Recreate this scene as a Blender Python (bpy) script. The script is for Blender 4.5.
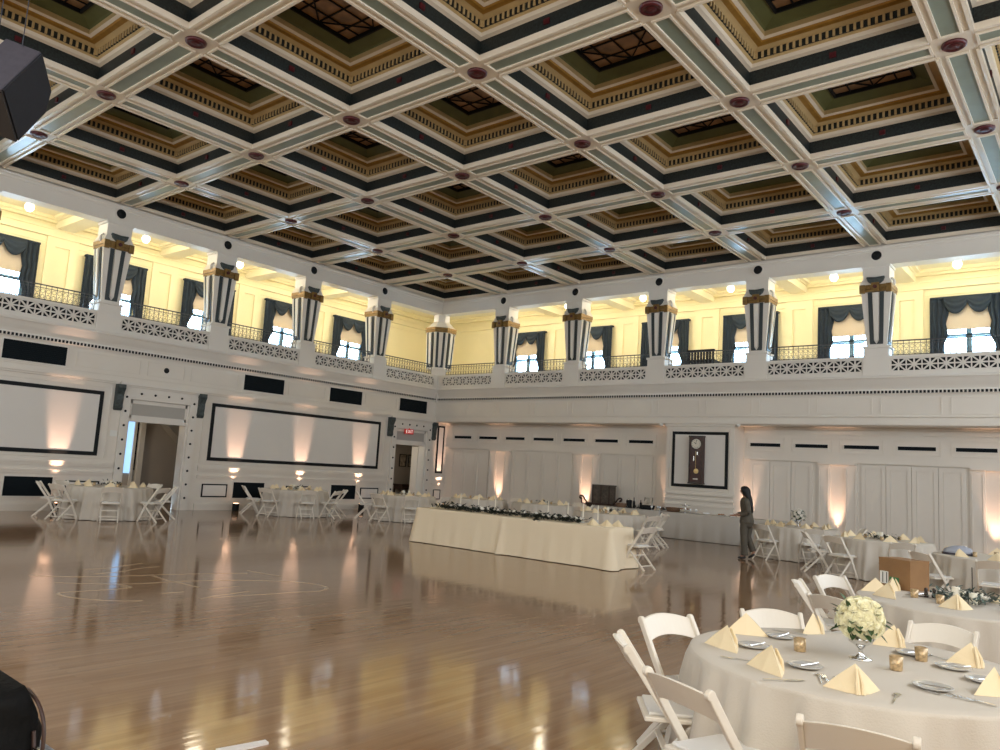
import bpy, bmesh, math, random
from mathutils import Vector, Matrix
random.seed(7)
SC = bpy.context.scene
COL = SC.collection
PI = math.pi
for o in list(bpy.data.objects): bpy.data.objects.remove(o)

# ------------------------------------------------------------------ camera
CAM = Vector((21.1306, -21.8275, 1.6978))
cd = bpy.data.cameras.new('camera'); cam = bpy.data.objects.new('camera', cd); COL.objects.link(cam)
_r = Vector((.77605, .62794, .05857)); _u = Vector((.03268, -.13279, .9906)); _f = Vector((-.62982, .76685, .12358))
cam.matrix_world = Matrix(((_r.x, _u.x, -_f.x, CAM.x), (_r.y, _u.y, -_f.y, CAM.y), (_r.z, _u.z, -_f.z, CAM.z), (0, 0, 0, 1)))
cd.sensor_width = 36; cd.lens = 758.95*36/1000; cd.clip_end = 400; cd.clip_start = .05
SC.camera = cam

# ------------------------------------------------------------------ world, light, exposure
w = bpy.data.worlds.new('world'); SC.world = w; w.use_nodes = True
nt = w.node_tree; bg = nt.nodes['Background']
bg.inputs['Color'].default_value = (.52, .76, 1.0, 1); bg.inputs['Strength'].default_value = 18.0
SC.view_settings.view_transform = 'Standard'; SC.view_settings.look = 'None'
SC.view_settings.exposure = 0.12; SC.view_settings.gamma = 1; SC.view_settings.use_curve_mapping = False

def area(name, loc, target, sx, sy, power, color):
    l = bpy.data.lights.new(name, 'AREA'); l.shape = 'RECTANGLE'; l.size = sx; l.size_y = sy; l.energy = power; l.color = color
    o = bpy.data.objects.new(name, l); COL.objects.link(o); o.location = loc
    o.rotation_euler = (Vector(target)-Vector(loc)).to_track_quat('-Z', 'Y').to_euler()
    return o
# large unseen area lights added as cool fill from behind the camera
area('window_daylight', (25.6, -12, 5.6), (10, -12, 4.2), 22, 4.0, 1150, (.84, .91, 1.0))
area('window_daylight', (12, -25.6, 5.6), (12, -10, 4.2), 22, 4.0, 820, (.93, .96, 1.0))
# unseen area light added beside the camera to warm the nearest tables
area('house_light', (23.6, -22.0, 4.2), (19.5, -16, .4), 3.0, 2.0, 115, (1.0, .80, .52))

# ------------------------------------------------------------------ materials
def mat(name, col, rough=.5, metal=0, spec=.5, noise=0, nscale=8, bump=0, bscale=40, emis=0, trans=0, coat=0, alpha=1):
    m = bpy.data.materials.new(name); m.use_nodes = True
    n = m.node_tree.nodes; l = m.node_tree.links; b = n['Principled BSDF']
    b.inputs['Base Color'].default_value = (*col, 1); b.inputs['Roughness'].default_value = rough
    b.inputs['Metallic'].default_value = metal; b.inputs['Specular IOR Level'].default_value = spec
    b.inputs['Coat Weight'].default_value = coat
    if trans: b.inputs['Transmission Weight'].default_value = trans
    if alpha < 1: b.inputs['Alpha'].default_value = alpha
    if emis: b.inputs['Emission Color'].default_value = (*col, 1); b.inputs['Emission Strength'].default_value = emis
    tc = n.new('ShaderNodeTexCoord')
    if noise:
        t = n.new('ShaderNodeTexNoise'); t.inputs['Scale'].default_value = nscale; t.inputs['Detail'].default_value = 5
        l.new(tc.outputs['Object'], t.inputs['Vector'])
        r = n.new('ShaderNodeValToRGB')
        r.color_ramp.elements[0].position = .3; r.color_ramp.elements[1].position = .7
        r.color_ramp.elements[0].color = (*[max(0, c*(1-noise)) for c in col], 1)
        r.color_ramp.elements[1].color = (*[min(1, c*(1+noise)) for c in col], 1)
        l.new(t.outputs['Fac'], r.inputs['Fac']); l.new(r.outputs['Color'], b.inputs['Base Color'])
    if bump:
        t2 = n.new('ShaderNodeTexNoise'); t2.inputs['Scale'].default_value = bscale
        l.new(tc.outputs['Object'], t2.inputs['Vector'])
        bp = n.new('ShaderNodeBump'); bp.inputs['Strength'].default_value = bump; bp.inputs['Distance'].default_value = .02
        l.new(t2.outputs['Fac'], bp.inputs['Height']); l.new(bp.outputs['Normal'], b.inputs['Normal'])
    return m

M = {}
M['paint'] = mat('cream_gloss_paint', (.72, .68, .61), .42, noise=.03, nscale=.7)
M['lower'] = mat('cream_wall_paint', (.72, .67, .59), .5, noise=.03, nscale=.9)
M['panelwhite'] = mat('matte_white_panel', (.72, .69, .64), .75, noise=.02, nscale=.5)
M['beam'] = mat('ceiling_cream_gloss', (.72, .63, .50), .28, noise=.04, nscale=2)
M['tan'] = mat('ceiling_tan_moulding', (.50, .36, .17), .45, noise=.1, nscale=3)
M['sage'] = mat('ceiling_sage_panel', (.20, .235, .18), .28, noise=.08, nscale=3)
M['olive'] = mat('ceiling_olive_panel', (.10, .11, .035), .5, noise=.12, nscale=3)
M['gold'] = mat('gilt_moulding', (.36, .19, .03), .4, metal=.35, noise=.15, nscale=6)
M['goldcap'] = mat('aged_gilt', (.22, .13, .035), .4, metal=.4, noise=.3, nscale=14)
M['darkband'] = mat('dark_green_stencil_band', (.009, .014, .013), .5, noise=.8, nscale=28)
M['black'] = mat('black_satin', (.006, .008, .009), .6, spec=.25)
M['blackgreen'] = mat('black_green_paint', (.015, .024, .026), .4)
M['maroon'] = mat('maroon_enamel', (.065, .007, .010), .35, noise=.4, nscale=20)
M['glassbrown'] = mat('amber_art_glass', (.30, .17, .08), .3, noise=.5, nscale=3)
M['gallery'] = mat('gallery_yellow_paint', (.86, .78, .50), .6, noise=.03, nscale=1)
M['gallery_ceiling'] = mat('gallery_ceiling_paint', (.86, .79, .56), .6)
M['curtain'] = mat('slate_blue_curtain', (.014, .026, .042), .8, noise=.2, nscale=10)
M['shade'] = mat('tan_roller_shade', (.62, .52, .40), .9)
M['sash'] = mat('blue_grey_sash', (.16, .28, .38), .5)
M['iron'] = mat('wrought_iron', (.03, .035, .05), .45)
M['vent'] = mat('dark_vent_grille', (.004, .008, .011), .7, spec=.15)
M['bronze'] = mat('verdigris_bracket', (.045, .06, .06), .5, noise=.4, nscale=16)
M['resin'] = mat('white_resin', (.76, .70, .60), .38)
M['pad'] = mat('white_vinyl_pad', (.72, .70, .66), .5, bump=.1, bscale=30)
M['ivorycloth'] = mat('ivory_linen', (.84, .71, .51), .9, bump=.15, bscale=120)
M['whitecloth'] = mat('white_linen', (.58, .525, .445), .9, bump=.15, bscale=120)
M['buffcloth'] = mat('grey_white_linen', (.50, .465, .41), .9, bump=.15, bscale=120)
M['napkin'] = mat('ivory_napkin', (.83, .69, .45), .85, bump=.1, bscale=160)
M['silver'] = mat('silver', (.75, .75, .74), .18, metal=1)
M['plate'] = mat('silver_rimmed_glass_plate', (.55, .54, .52), .22, metal=.35)
M['amber'] = mat('mercury_amber_glass', (.50, .36, .20), .30, metal=.35, noise=.35, nscale=60)
M['petal'] = mat('cream_petal', (.88, .84, .60), .7)
M['whitepetal'] = mat('white_petal', (.85, .82, .74), .7)
M['leaf'] = mat('dark_leaf', (.035, .075, .022), .5, noise=.4, nscale=20)
M['garland'] = mat('black_green_leaf', (.012, .022, .014), .5, noise=.5, nscale=20)
M['eucalyptus'] = mat('eucalyptus_leaf', (.09, .12, .10), .6, noise=.4, nscale=20)
M['candle'] = mat('white_wax', (.85, .80, .66), .5)
M['card'] = mat('cardboard', (.27, .145, .06), .85, noise=.1, nscale=5)
M['labelwhite'] = mat('white_label', (.75, .75, .70), .6)
M['labelgreen'] = mat('green_label', (.05, .20, .07), .6)
M['darkwood'] = mat('dark_stained_wood', (.035, .018, .012), .35, noise=.5, nscale=9)
M['brownwood'] = mat('weathered_brown_wood', (.075, .06, .045), .6, noise=.5, nscale=9)
M['clockwood'] = mat('mahogany_clock_case', (.045, .012, .008), .3, noise=.4, nscale=12)
M['dial'] = mat('ivory_clock_dial', (.70, .66, .56), .5)
M['brass'] = mat('brass', (.65, .48, .22), .3, metal=.9)
M['skin'] = mat('skin', (.36, .19, .12), .55)
M['hair'] = mat('black_hair', (.004, .003, .003), .65, noise=.4, nscale=30)
M['suit'] = mat('olive_grey_suit', (.088, .076, .056), .85, noise=.12, nscale=12)
M['shoe'] = mat('black_shoe', (.008, .008, .009), .3)
M['phone'] = mat('white_paper', (.8, .8, .78), .5)
M['speaker'] = mat('speaker_grey_cabinet', (.06, .055, .07), .6, noise=.1, nscale=20)
M['speakerfront'] = mat('speaker_black_grille', (.006, .007, .012), .7, bump=.3, bscale=200)
M['speakerend'] = mat('speaker_end_plate', (.018, .014, .013), .6)
M['bag'] = mat('black_nylon', (.003, .003, .003), .75, spec=.2, bump=.3, bscale=30)
M['strap'] = mat('dark_brown_strap', (.05, .025, .02), .5)
M['carpet'] = mat('grey_carpet', (.30, .31, .33), .95, noise=.35, nscale=60, bump=.5, bscale=150)
M['stagewood'] = mat('yellow_pine_stage', (.50, .30, .08), .45, noise=.25, nscale=6)
M['red'] = mat('red_exit_sign', (.55, .02, .02), .4, emis=.25)
M['signwhite'] = mat('sign_letter_white', (.9, .85, .8), .4, emis=.4)
M['globe'] = mat('frosted_lamp_globe', (1.0, .86, .62), .4, emis=7)
M['lens'] = mat('uplight_lens', (1.0, .55, .32), .4, emis=6)
M['facade'] = mat('pale_blue_facade', (.35, .60, .75), .7)
M['facadewin'] = mat('facade_windows', (.10, .28, .40), .3)
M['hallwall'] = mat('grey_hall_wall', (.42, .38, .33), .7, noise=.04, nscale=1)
M['picture'] = mat('framed_print', (.42, .36, .28), .5, noise=.5, nscale=8)
M['bluegrey'] = mat('pale_blue_grey_cloth', (.36, .38, .44), .8)
M['glassware'] = mat('clear_glassware', (.75, .78, .80), .08, metal=.3)
M['food'] = mat('bread_and_fruit', (.35, .16, .06), .6, noise=.5, nscale=30)
M['wicker'] = mat('wicker', (.16, .09, .05), .7, noise=.5, nscale=60, bump=.5, bscale=90)
M['marking'] = mat('pale_floor_line', (.50, .37, .23), .15)
M['tape'] = mat('white_tape', (.75, .70, .66), .4)
M['shadowwall'] = mat('grey_back_wall', (.42, .40, .36), .7)  # plain even grey for the transom panes and stair underside

def glass_pane():
    m = bpy.data.materials.new('window_glass'); m.use_nodes = True
    n = m.node_tree.nodes; l = m.node_tree.links; n.clear()
    out = n.new('ShaderNodeOutputMaterial'); mix = n.new('ShaderNodeMixShader'); t = n.new('ShaderNodeBsdfTransparent'); g = n.new('ShaderNodeBsdfGlossy')
    g.inputs['Roughness'].default_value = .03; fr = n.new('ShaderNodeFresnel'); fr.inputs['IOR'].default_value = 1.45
    l.new(fr.outputs[0], mix.inputs[0]); l.new(t.outputs[0], mix.inputs[1]); l.new(g.outputs[0], mix.inputs[2]); l.new(mix.outputs[0], out.inputs[0])
    return m
M['glass'] = glass_pane()

def floor_mat():
    m = bpy.data.materials.new('varnished_plank_floor'); m.use_nodes = True
    n = m.node_tree.nodes; l = m.node_tree.links; b = n['Principled BSDF']
    tc = n.new('ShaderNodeTexCoord'); mp = n.new('ShaderNodeMapping'); mp.inputs['Rotation'].default_value = (0, 0, PI/2)
    l.new(tc.outputs['Object'], mp.inputs['Vector'])
    br = n.new('ShaderNodeTexBrick'); br.inputs['Scale'].default_value = 1
    br.inputs['Brick Width'].default_value = 2.4; br.inputs['Row Height'].default_value = .07; br.inputs['Mortar Size'].default_value = .001
    br.inputs['Color1'].default_value = (.29, .165, .082, 1); br.inputs['Color2'].default_value = (.34, .21, .115, 1); br.inputs['Mortar'].default_value = (.23, .14, .07, 1)
    br.inputs['Bias'].default_value = 0
    l.new(mp.outputs[0], br.inputs['Vector'])
    mg = n.new('ShaderNodeMapping'); mg.inputs['Scale'].default_value = (22, 1.2, 1)
    l.new(tc.outputs['Object'], mg.inputs['Vector'])
    ns = n.new('ShaderNodeTexNoise'); ns.inputs['Scale'].default_value = 1.2; ns.inputs['Detail'].default_value = 6; l.new(mg.outputs[0], ns.inputs['Vector'])
    mx = n.new('ShaderNodeMix'); mx.data_type = 'RGBA'; mx.blend_type = 'MULTIPLY'; mx.inputs[0].default_value = .55
    rp = n.new('ShaderNodeValToRGB'); rp.color_ramp.elements[0].position = .3; rp.color_ramp.elements[0].color = (.62, .58, .54, 1); rp.color_ramp.elements[1].position = .7; rp.color_ramp.elements[1].color = (1, 1, 1, 1)
    l.new(ns.outputs['Fac'], rp.inputs['Fac'])
    l.new(br.outputs['Color'], mx.inputs[6]); l.new(rp.outputs['Color'], mx.inputs[7]); l.new(mx.outputs[2], b.inputs['Base Color'])
    # long shallow waves of the boards break up the reflections
    mw = n.new('ShaderNodeMapping'); mw.inputs['Scale'].default_value = (7, .7, 1)
    l.new(tc.outputs['Object'], mw.inputs['Vector'])
    nw = n.new('ShaderNodeTexNoise'); nw.inputs['Scale'].default_value = 1.4; nw.inputs['Detail'].default_value = 3; l.new(mw.outputs[0], nw.inputs['Vector'])
    bp = n.new('ShaderNodeBump'); bp.inputs['Strength'].default_value = .07; bp.inputs['Distance'].default_value = .02
    l.new(nw.outputs['Fac'], bp.inputs['Height']); l.new(bp.outputs['Normal'], b.inputs['Normal'])
    b.inputs['Roughness'].default_value = .085; b.inputs['Specular IOR Level'].default_value = .5
    return m
M['floor'] = floor_mat()

# ------------------------------------------------------------------ mesh helpers
class MB:
    def __init__(s): s.v = []; s.f = []; s.mi = []; s.T = None
    def add(s, vs, fs, m=0):
        k = len(s.v); s.v += [tuple(s.T(Vector(p))) if s.T else tuple(p) for p in vs]
        s.f += [tuple(k+i for i in f) for f in fs]; s.mi += [m]*len(fs); return s
    def box(s, a, b, m=0):
        x0, y0, z0 = a; x1, y1, z1 = b
        return s.add([(x0, y0, z0), (x1, y0, z0), (x1, y1, z0), (x0, y1, z0), (x0, y0, z1), (x1, y0, z1), (x1, y1, z1), (x0, y1, z1)],
                     [(0, 3, 2, 1), (4, 5, 6, 7), (0, 1, 5, 4), (1, 2, 6, 5), (2, 3, 7, 6), (3, 0, 4, 7)], m)
    def bar(s, p, q, w, h, up=(0, 0, 1), m=0):
        p = Vector(p); q = Vector(q); d = (q-p).normalized(); u = Vector(up)
        if abs(d.dot(u)) > .98: u = Vector((0, 1, 0))
        r = d.cross(u).normalized(); u = r.cross(d).normalized(); r = r*w/2; u = u*h/2
        vs = [p-r-u, p+r-u, p+r+u, p-r+u, q-r-u, q+r-u, q+r+u, q-r+u]
        return s.add(vs, [(0, 3, 2, 1), (4, 5, 6, 7), (0, 1, 5, 4), (1, 2, 6, 5), (2, 3, 7, 6), (3, 0, 4, 7)], m)
    def tube(s, pts, r, n=6, m=0, closed=False):
        pts = [Vector(p) for p in pts]; rs = r if isinstance(r, (list, tuple)) else [r]*len(pts); vs = []; fs = []
        for i, p in enumerate(pts):
            a = pts[max(0, i-1)]; b = pts[min(len(pts)-1, i+1)]
            if closed: a = pts[i-1]; b = pts[(i+1) % len(pts)]
            d = (b-a).normalized(); u = Vector((0, 0, 1)) if abs(d.z) < .9 else Vector((1, 0, 0))
            x = d.cross(u).normalized(); y = x.cross(d)
            vs += [p+x*rs[i]*math.cos(2*PI*k/n)+y*rs[i]*math.sin(2*PI*k/n) for k in range(n)]
        L = len(pts)
        for i in range(L if closed else L-1):
            j = (i+1) % L
            for k in range(n): fs.append((i*n+k, i*n+(k+1) % n, j*n+(k+1) % n, j*n+k))
        if not closed: fs += [tuple(range(n))[::-1], tuple((L-1)*n+k for k in range(n))]
        return s.add(vs, fs, m)
    def lathe(s, prof, n=16, c=(0, 0, 0), m=0, ax='z'):
        vs = []; fs = []
        for r, z in prof:
            for k in range(n):
                a = 2*PI*k/n; x, y = r*math.cos(a), r*math.sin(a)
                vs.append((c[0]+x, c[1]+y, c[2]+z) if ax == 'z' else ((c[0]+x, c[1]+z, c[2]+y) if ax == 'y' else (c[0]+z, c[1]+x, c[2]+y)))
        for i in range(len(prof)-1):
            for k in range(n): fs.append((i*n+k, i*n+(k+1) % n, (i+1)*n+(k+1) % n, (i+1)*n+k))
        if prof[0][0] > 1e-5: fs.append(tuple(range(n))[::-1])
        if prof[-1][0] > 1e-5: fs.append(tuple((len(prof)-1)*n+k for k in range(n)))
        return s.add(vs, fs, m)
    def prism(s, poly, d0, d1, axis='y', m=0):   # poly of (a, z) extruded along an axis
        n = len(poly)
        g = (lambda a, z, d: (a, d, z)) if axis == 'y' else ((lambda a, z, d: (d, a, z)) if axis == 'x' else (lambda a, z, d: (a, z, d)))
        vs = [g(a, z, d0) for a, z in poly]+[g(a, z, d1) for a, z in poly]
        fs = [tuple(range(n))[::-1], tuple(range(n, 2*n))]+[(i, (i+1) % n, n+(i+1) % n, n+i) for i in range(n)]
        return s.add(vs, fs, m)
    def build(s, name, mats, parent=None, smooth=False, bevel=0, weld=False, recalc=True):
        me = bpy.data.meshes.new(name); me.from_pydata(s.v, [], s.f)
        for m in (mats if isinstance(mats, (list, tuple)) else [mats]): me.materials.append(m)
        me.polygons.foreach_set('material_index', s.mi); me.update()
        if recalc or weld:
            bm = bmesh.new(); bm.from_mesh(me)
            if weld: bmesh.ops.remove_doubles(bm, verts=bm.verts, dist=1e-5)
            bmesh.ops.recalc_face_normals(bm, faces=bm.faces); bm.to_mesh(me); bm.free()
        if smooth: me.polygons.foreach_set('use_smooth', [True]*len(me.polygons))
        o = bpy.data.objects.new(name, me); COL.objects.link(o)
        if parent: o.parent = parent
        if bevel:
            b = o.modifiers.new('bevel', 'BEVEL'); b.width = bevel; b.segments = 2; b.limit_method = 'ANGLE'
        return o
def tag(o, label, cat, group=None, kind=None):
    if label: o['label'] = label
    if cat: o['category'] = cat
    if group: o['group'] = group
    if kind: o['kind'] = kind
    return o
def thing(name, label, cat, loc=(0, 0, 0), rz=0, group=None):
    o = bpy.data.objects.new(name, None); COL.objects.link(o); o.location = loc; o.rotation_euler = (0, 0, rz); o.empty_display_size = .1
    return tag(o, label, cat, group)
def struct(o): o['kind'] = 'structure'; return o
def place(o, loc, rz=0): o.location = loc; o.rotation_euler = (0, 0, rz); return o
def dup(root, loc, rz, label=None, group=None):
    r = root.copy(); COL.objects.link(r); r.location = loc; r.rotation_euler = (0, 0, rz)
    if label: r['label'] = label
    if group: r['group'] = group
    for ch in list(root.children):
        c = ch.copy(); COL.objects.link(c); c.parent = r
        for g in list(ch.children):
            d = g.copy(); COL.objects.link(d); d.parent = c
    return r
class Kind:
    """first place() moves the prototype itself, later ones copy it"""
    def __init__(s, root): s.root = root; s.used = False
    def put(s, loc, rz, label, group=None):
        if not s.used:
            s.used = True; place(s.root, loc, rz); s.root['label'] = label
            if group: s.root['group'] = group
            return s.root
        return dup(s.root, loc, rz, label, group)
def curve(pts, n=8):  # catmull-rom
    P = [Vector(p) for p in pts]; out = []
    for i in range(len(P)-1):
        a, b, c, d = P[max(0, i-1)], P[i], P[i+1], P[min(len(P)-1, i+2)]
        for k in range(n):
            t = k/n; out.append(.5*((2*b)+(c-a)*t+(2*a-5*b+4*c-d)*t*t+(3*b-a-3*c+d)*t**3))
    return out+[P[-1]]
ORD = ['first', 'second', 'third', 'fourth', 'fifth', 'sixth', 'seventh', 'eighth', 'ninth', 'tenth', 'eleventh', 'twelfth']
NUM = ['one', 'two', 'three', 'four', 'five', 'six', 'seven', 'eight']

# wall frames: (s, d, z) -> world.  d grows away from the hall
TB = lambda p: Vector((p.x, p.y, p.z))
TL = lambda p: Vector((-p.y, -p.x, p.z))
def mbw(side):
    m = MB(); m.T = TB if side == 'back' else TL; return m
def wloc(side, s, d, z): return (s, d, z) if side == 'back' else (-d, -s, z)
def wrot(side): return 0 if side == 'back' else PI/2   # prototypes are built for the back wall, facing -y
G0 = 3.186; GS = 3.25; LEN = 26.0; ZC = 8.317; RD = .74; GD = 3.8

# ------------------------------------------------------------------ floor
b = MB(); b.box((-.3, -26, -.2), (26, .95, 0)); struct(b.build('floor', M['floor']))

# ------------------------------------------------------------------ ceiling: coffers, beams, bosses
def sq_ring(mb, h0, z0, h1, z1, m):
    vs = []
    for h, z in ((h0, z0), (h1, z1)): vs += [(-h, -h, z), (h, -h, z), (h, h, z), (-h, h, z)]
    mb.add(vs, [(k, (k+1) % 4, 4+(k+1) % 4, 4+k) for k in range(4)], m)
CW = GS/2
ceil = MB(); ceil.box((-.5, -26.5, 9.6), (26.5, .5, 9.7))
ceiling = struct(ceil.build('ceiling', M['beam']))
cb = MB()
prof = [(.2925, -.028, 0), (.2925, .075, 0), (.272, .08, 1), (.272, .33, 0), (.25, .34, 0), (.33, .36, 0), (.345, .42, 0), (.385, .44, 0), (.385, .45, 1), (.405, .45, 1), (.405, .565, 0),
        (.40, .565, 2), (.46, .59, 2), (.50, .60, 2), (.59, .605, 3), (.61, .63, 3), (.67, .65, 0), (.672, .735, 0), (.70, .76, 4), (.92, .84, 5), (.93, .80, 5), (.965, .80, 5), (.965, .87, 6), (1.62, .87, 6)]
mids = [0, 0, 0, 1, 0, 0, 2, 2, 2, 1, 0, 2, 2, 3, 3, 3, 2, 2, 4, 5, 5, 5, 5]
for i in range(len(prof)-1):
    h0, z0, _ = prof[i]; h1, z1, _ = prof[i+1]
    sq_ring(cb, CW-h0, ZC+z0, max(CW-h1, .002), ZC+z1, [0, 0, 1, 0, 0, 0, 2, 2, 1, 1, 2, 2, 2, 3, 3, 0, 2, 4, 4, 5, 5, 5, 6][i])
# dark band sits on the tall vertical face; dentils in front of the narrow one
for k in range(4):
    c, s_ = [1, 0, -1, 0][k], [0, 1, 0, -1][k]
    R = lambda x, y, z, c=c, s_=s_: (x*c-y*s_, x*s_+y*c, z)
    hh = CW-.395
    n = 24
    for q in range(n):
        x = -hh+.05+q*(2*hh-.1)/(n-1)
        vs = [R(x+a, hh+bb, ZC+zz) for zz in (.45, .56) for a, bb in ((-.019, -.03), (.019, -.03), (.019, .02), (-.019, .02))]
        cb.add(vs, [(0, 3, 2, 1), (4, 5, 6, 7), (0, 1, 5, 4), (1, 2, 6, 5), (2, 3, 7, 6), (3, 0, 4, 7)], 2)
    vs = [R(a, CW-.30+bb, ZC+zz) for zz in (.16, .25) for a, bb in ((-.05, 0), (.05, 0), (.05, .03), (-.05, .03))]
    cb.add(vs, [(0, 3, 2, 1), (4, 5, 6, 7), (0, 1, 5, 4), (1, 2, 6, 5), (2, 3, 7, 6), (3, 0, 4, 7)], 7)
proto = cb.build('coffer', [M['beam'], M['darkband'], M['tan'], M['gold'], M['olive'], M['black'], M['glassbrown'], M['maroon']], ceiling)
ag = MB(); g = .66
for t in (-.4, 0, .4): ag.box((t-.012, -g, ZC+.845), (t+.012, g, ZC+.865)); ag.box((-g, t-.012, ZC+.845), (g, t+.012, ZC+.865))
for a in (-1, 1):
    ag.bar((-g, 0, ZC+.85), (0, a*g, ZC+.85), .02, .02); ag.bar((g, 0, ZC+.85), (0, a*g, ZC+.85), .02, .02)
lead = ag.build('glass_leading', M['black'], proto)
bo = MB(); bo.lathe([(.0, -.035), (.06, -.05), (.075, -.03), (.11, -.035), (.135, -.05), (.165, -.03), (.17, 0)], 20)
boss = bo.build('ceiling_boss', M['maroon'], ceiling, smooth=True)
bm_ = MB()
def beam_seg(mb, L0, L1, y):  # along x
    mb.box((L0, y-.29, ZC), (L1, y+.29, ZC+.08), 0)
for i in range(-1, 7):
    for j in range(-1, 7):
        x0 = G0+i*GS; y0 = -(3.163+j*3.2547)
        cx = x0+GS/2; cy = y0-GS/2
        if i == -1 and j == -1: proto.location = (cx, cy, 0)
        else:
            c = proto.copy(); COL.objects.link(c); c.location = (cx, cy, 0)
            l2 = lead.copy(); COL.objects.link(l2); l2.parent = c
        if i >= 0 and j >= 0:
            if i == 0 and j == 0: boss.location = (x0, y0, ZC-.005)
            else:
                c = boss.copy(); COL.objects.link(c); c.location = (x0, y0, ZC-.005)
        # beam fields: sage strip between cream fillets, both directions
        for ax in (0, 1):
            if (ax == 0 and j < 0) or (ax == 1 and i < 0): continue
            a0, a1 = (x0, x0+GS) if ax == 0 else (y0-GS, y0)
            cc = y0 if ax == 0 else x0
            def bx(p0, p1, q0, q1, z0, z1, m):
                if ax == 0: bm_.box((p0, cc+q0, z0), (p1, cc+q1, z1), m)
                else: bm_.box((cc+q0, p0, z0), (cc+q1, p1, z1), m)
            bx(a0+.29, a1-.29, -.287, .287, ZC+.01, ZC+.05, 0)
            bx(a0+.32, a1-.32, -.12, .12, ZC-.004, ZC+.03, 1)
            for sg in (-1, 1):
                bx(a0+.285, a1-.285, min(sg*.12, sg*.155), max(sg*.12, sg*.155), ZC-.03, ZC+.02, 0)
                bx(a0+.29, a1-.29, min(sg*.24, sg*.29), max(sg*.24, sg*.29), ZC-.03, ZC+.02, 0)
            for e in (a0+.285, a1-.32): bx(e, e+.035, -.12, .12, ZC-.03, ZC+.02, 0)
        if i >= 0 and j >= 0: bm_.box((x0-.284, y0-.284, ZC-.002), (x0+.284, y0+.284, ZC+.05), 0)
bm_.build('ceiling_beams', [M['beam'], M['sage']], ceiling)

# ------------------------------------------------------------------ wall builders
def upper_gallery(side, nb):
    """everything above the cornice on one side of the hall"""
    W = mbw(side)
    end = LEN
    # frieze beam over the openings
    W.box((-.5 if side == 'back' else 0, 0 if side == 'back' else .001, 7.80), (end, .5, 9.6))
    W.box((.02, -.03, 7.78), (end, .0, 7.84)); W.box((.02, -.05, 8.24), (end, .0, 8.317)); W.box((.02, -.025, 8.17), (end, .0, 8.24))
    # parapet: plinth, fascia behind the fretwork, top rail
    W.box((.1, -.08, 4.75), (end, .55, 4.865)); W.box((.1, -.01, 4.865), (end, .5, 5.205), 1); W.box((.1, -.09, 5.205), (end, .55, 5.28))
    W.box((.05, -.072, 4.86), (.30, .0, 5.21))
    # corner filler
    pass
    # cove under the gallery
    cs = [(-.10, 4.75), (-.16, 4.73), (-.16, 4.69), (-.13, 4.66), (-.08, 4.56), (-.03, 4.47), (0, 4.40), (0, 4.36), (-.05, 4.36), (-.05, 4.28), (-.02, 4.25), (0, 4.2), (.5, 4.2), (.5, 4.75)]
    n = len(cs); vs = [(-.06 if side == 'back' else -.055, d, z) for d, z in cs]+[(end, d, z) for d, z in cs]
    W.add(vs, [(i, (i+1) % n, n+(i+1) % n, n+i) for i in range(n)]+[tuple(range(n)), tuple(range(n, 2*n))])
    x = .1
    while x < end:
        W.box((x, -.058, 4.285), (x+.055, -.045, 4.355), 2); x += .09
    # gallery floor, outer wall, ceiling
    W.box((-GD-.3 if side == 'back' else -.5, .5, 5.1), (end, GD+.3, 5.2), 0)
    o = W.build('gallery_front', [M['paint'], M['black'], M['black']])
    return o
def fret(side, s0, s1, par):
    m = mbw(side); n = 7; w_ = (s1-s0)/n; z0, z1 = 4.865, 5.205; zc = (z0+z1)/2; h = (z1-z0)/2
    for k in range(n):
        a = s0+k*w_; c = a+w_/2
        m.box((c-.018, -.07, z0), (c+.018, -.035, z1)); m.box((a, -.07, zc-.018), (a+w_, -.035, zc+.018))
        for (p, q) in (((a, z0), (a+w_, z1)), ((a, z1), (a+w_, z0))):
            m.bar((p[0], -.052, p[1]), (q[0], -.052, q[1]), .036, .034, up=(0, 1, 0))
        m.lathe([(.045, -.08), (.045, -.035)], 8, (c, 0, zc), ax='y')
        m.box((a-.014, -.072, z0), (a+.014, -.035, z1))
    m.box((s1-.014, -.072, z0), (s1+.014, -.035, z1))
    m.box((s0, -.072, z0), (s1, -.035, z0+.018)); m.box((s0, -.072, z1-.018), (s1, -.035, z1))
    m.build('fretwork_panel', M['paint'], par)
def railing(side, s0, s1, label):
    m = mbw(side); z0, z1 = 5.32, 5.72; d = .12
    m.box((s0, d-.015, z1-.03), (s1, d+.015, z1)); m.box((s0, d-.01, z0), (s1, d+.01, z0+.02)); m.box((s0, d-.008, z1-.10), (s1, d+.008, z1-.085))
    n = max(3, int((s1-s0)/.13)); w_ = (s1-s0)/n
    for k in range(n+1):
        x = s0+k*w_; m.box((x-.006, d-.006, 5.28), (x+.006, d+.006, z1))
        if k < n:
            c = x+w_/2; zc = (z0+z1)/2-.04
            for zz in (zc-.07, zc+.07):
                m.tube([(c+math.cos(t)*.05, d, zz+math.sin(t)*.05) for t in [2*PI*q/8 for q in range(8)]], .005, 4, closed=True)
            m.tube([(c-.05, d, z0+.02), (c, d, zc), (c+.05, d, z0+.02)], .005, 4)
    tag(m.build('iron_railing', M['iron']), label, 'railing', 'iron railings along the gallery')

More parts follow.
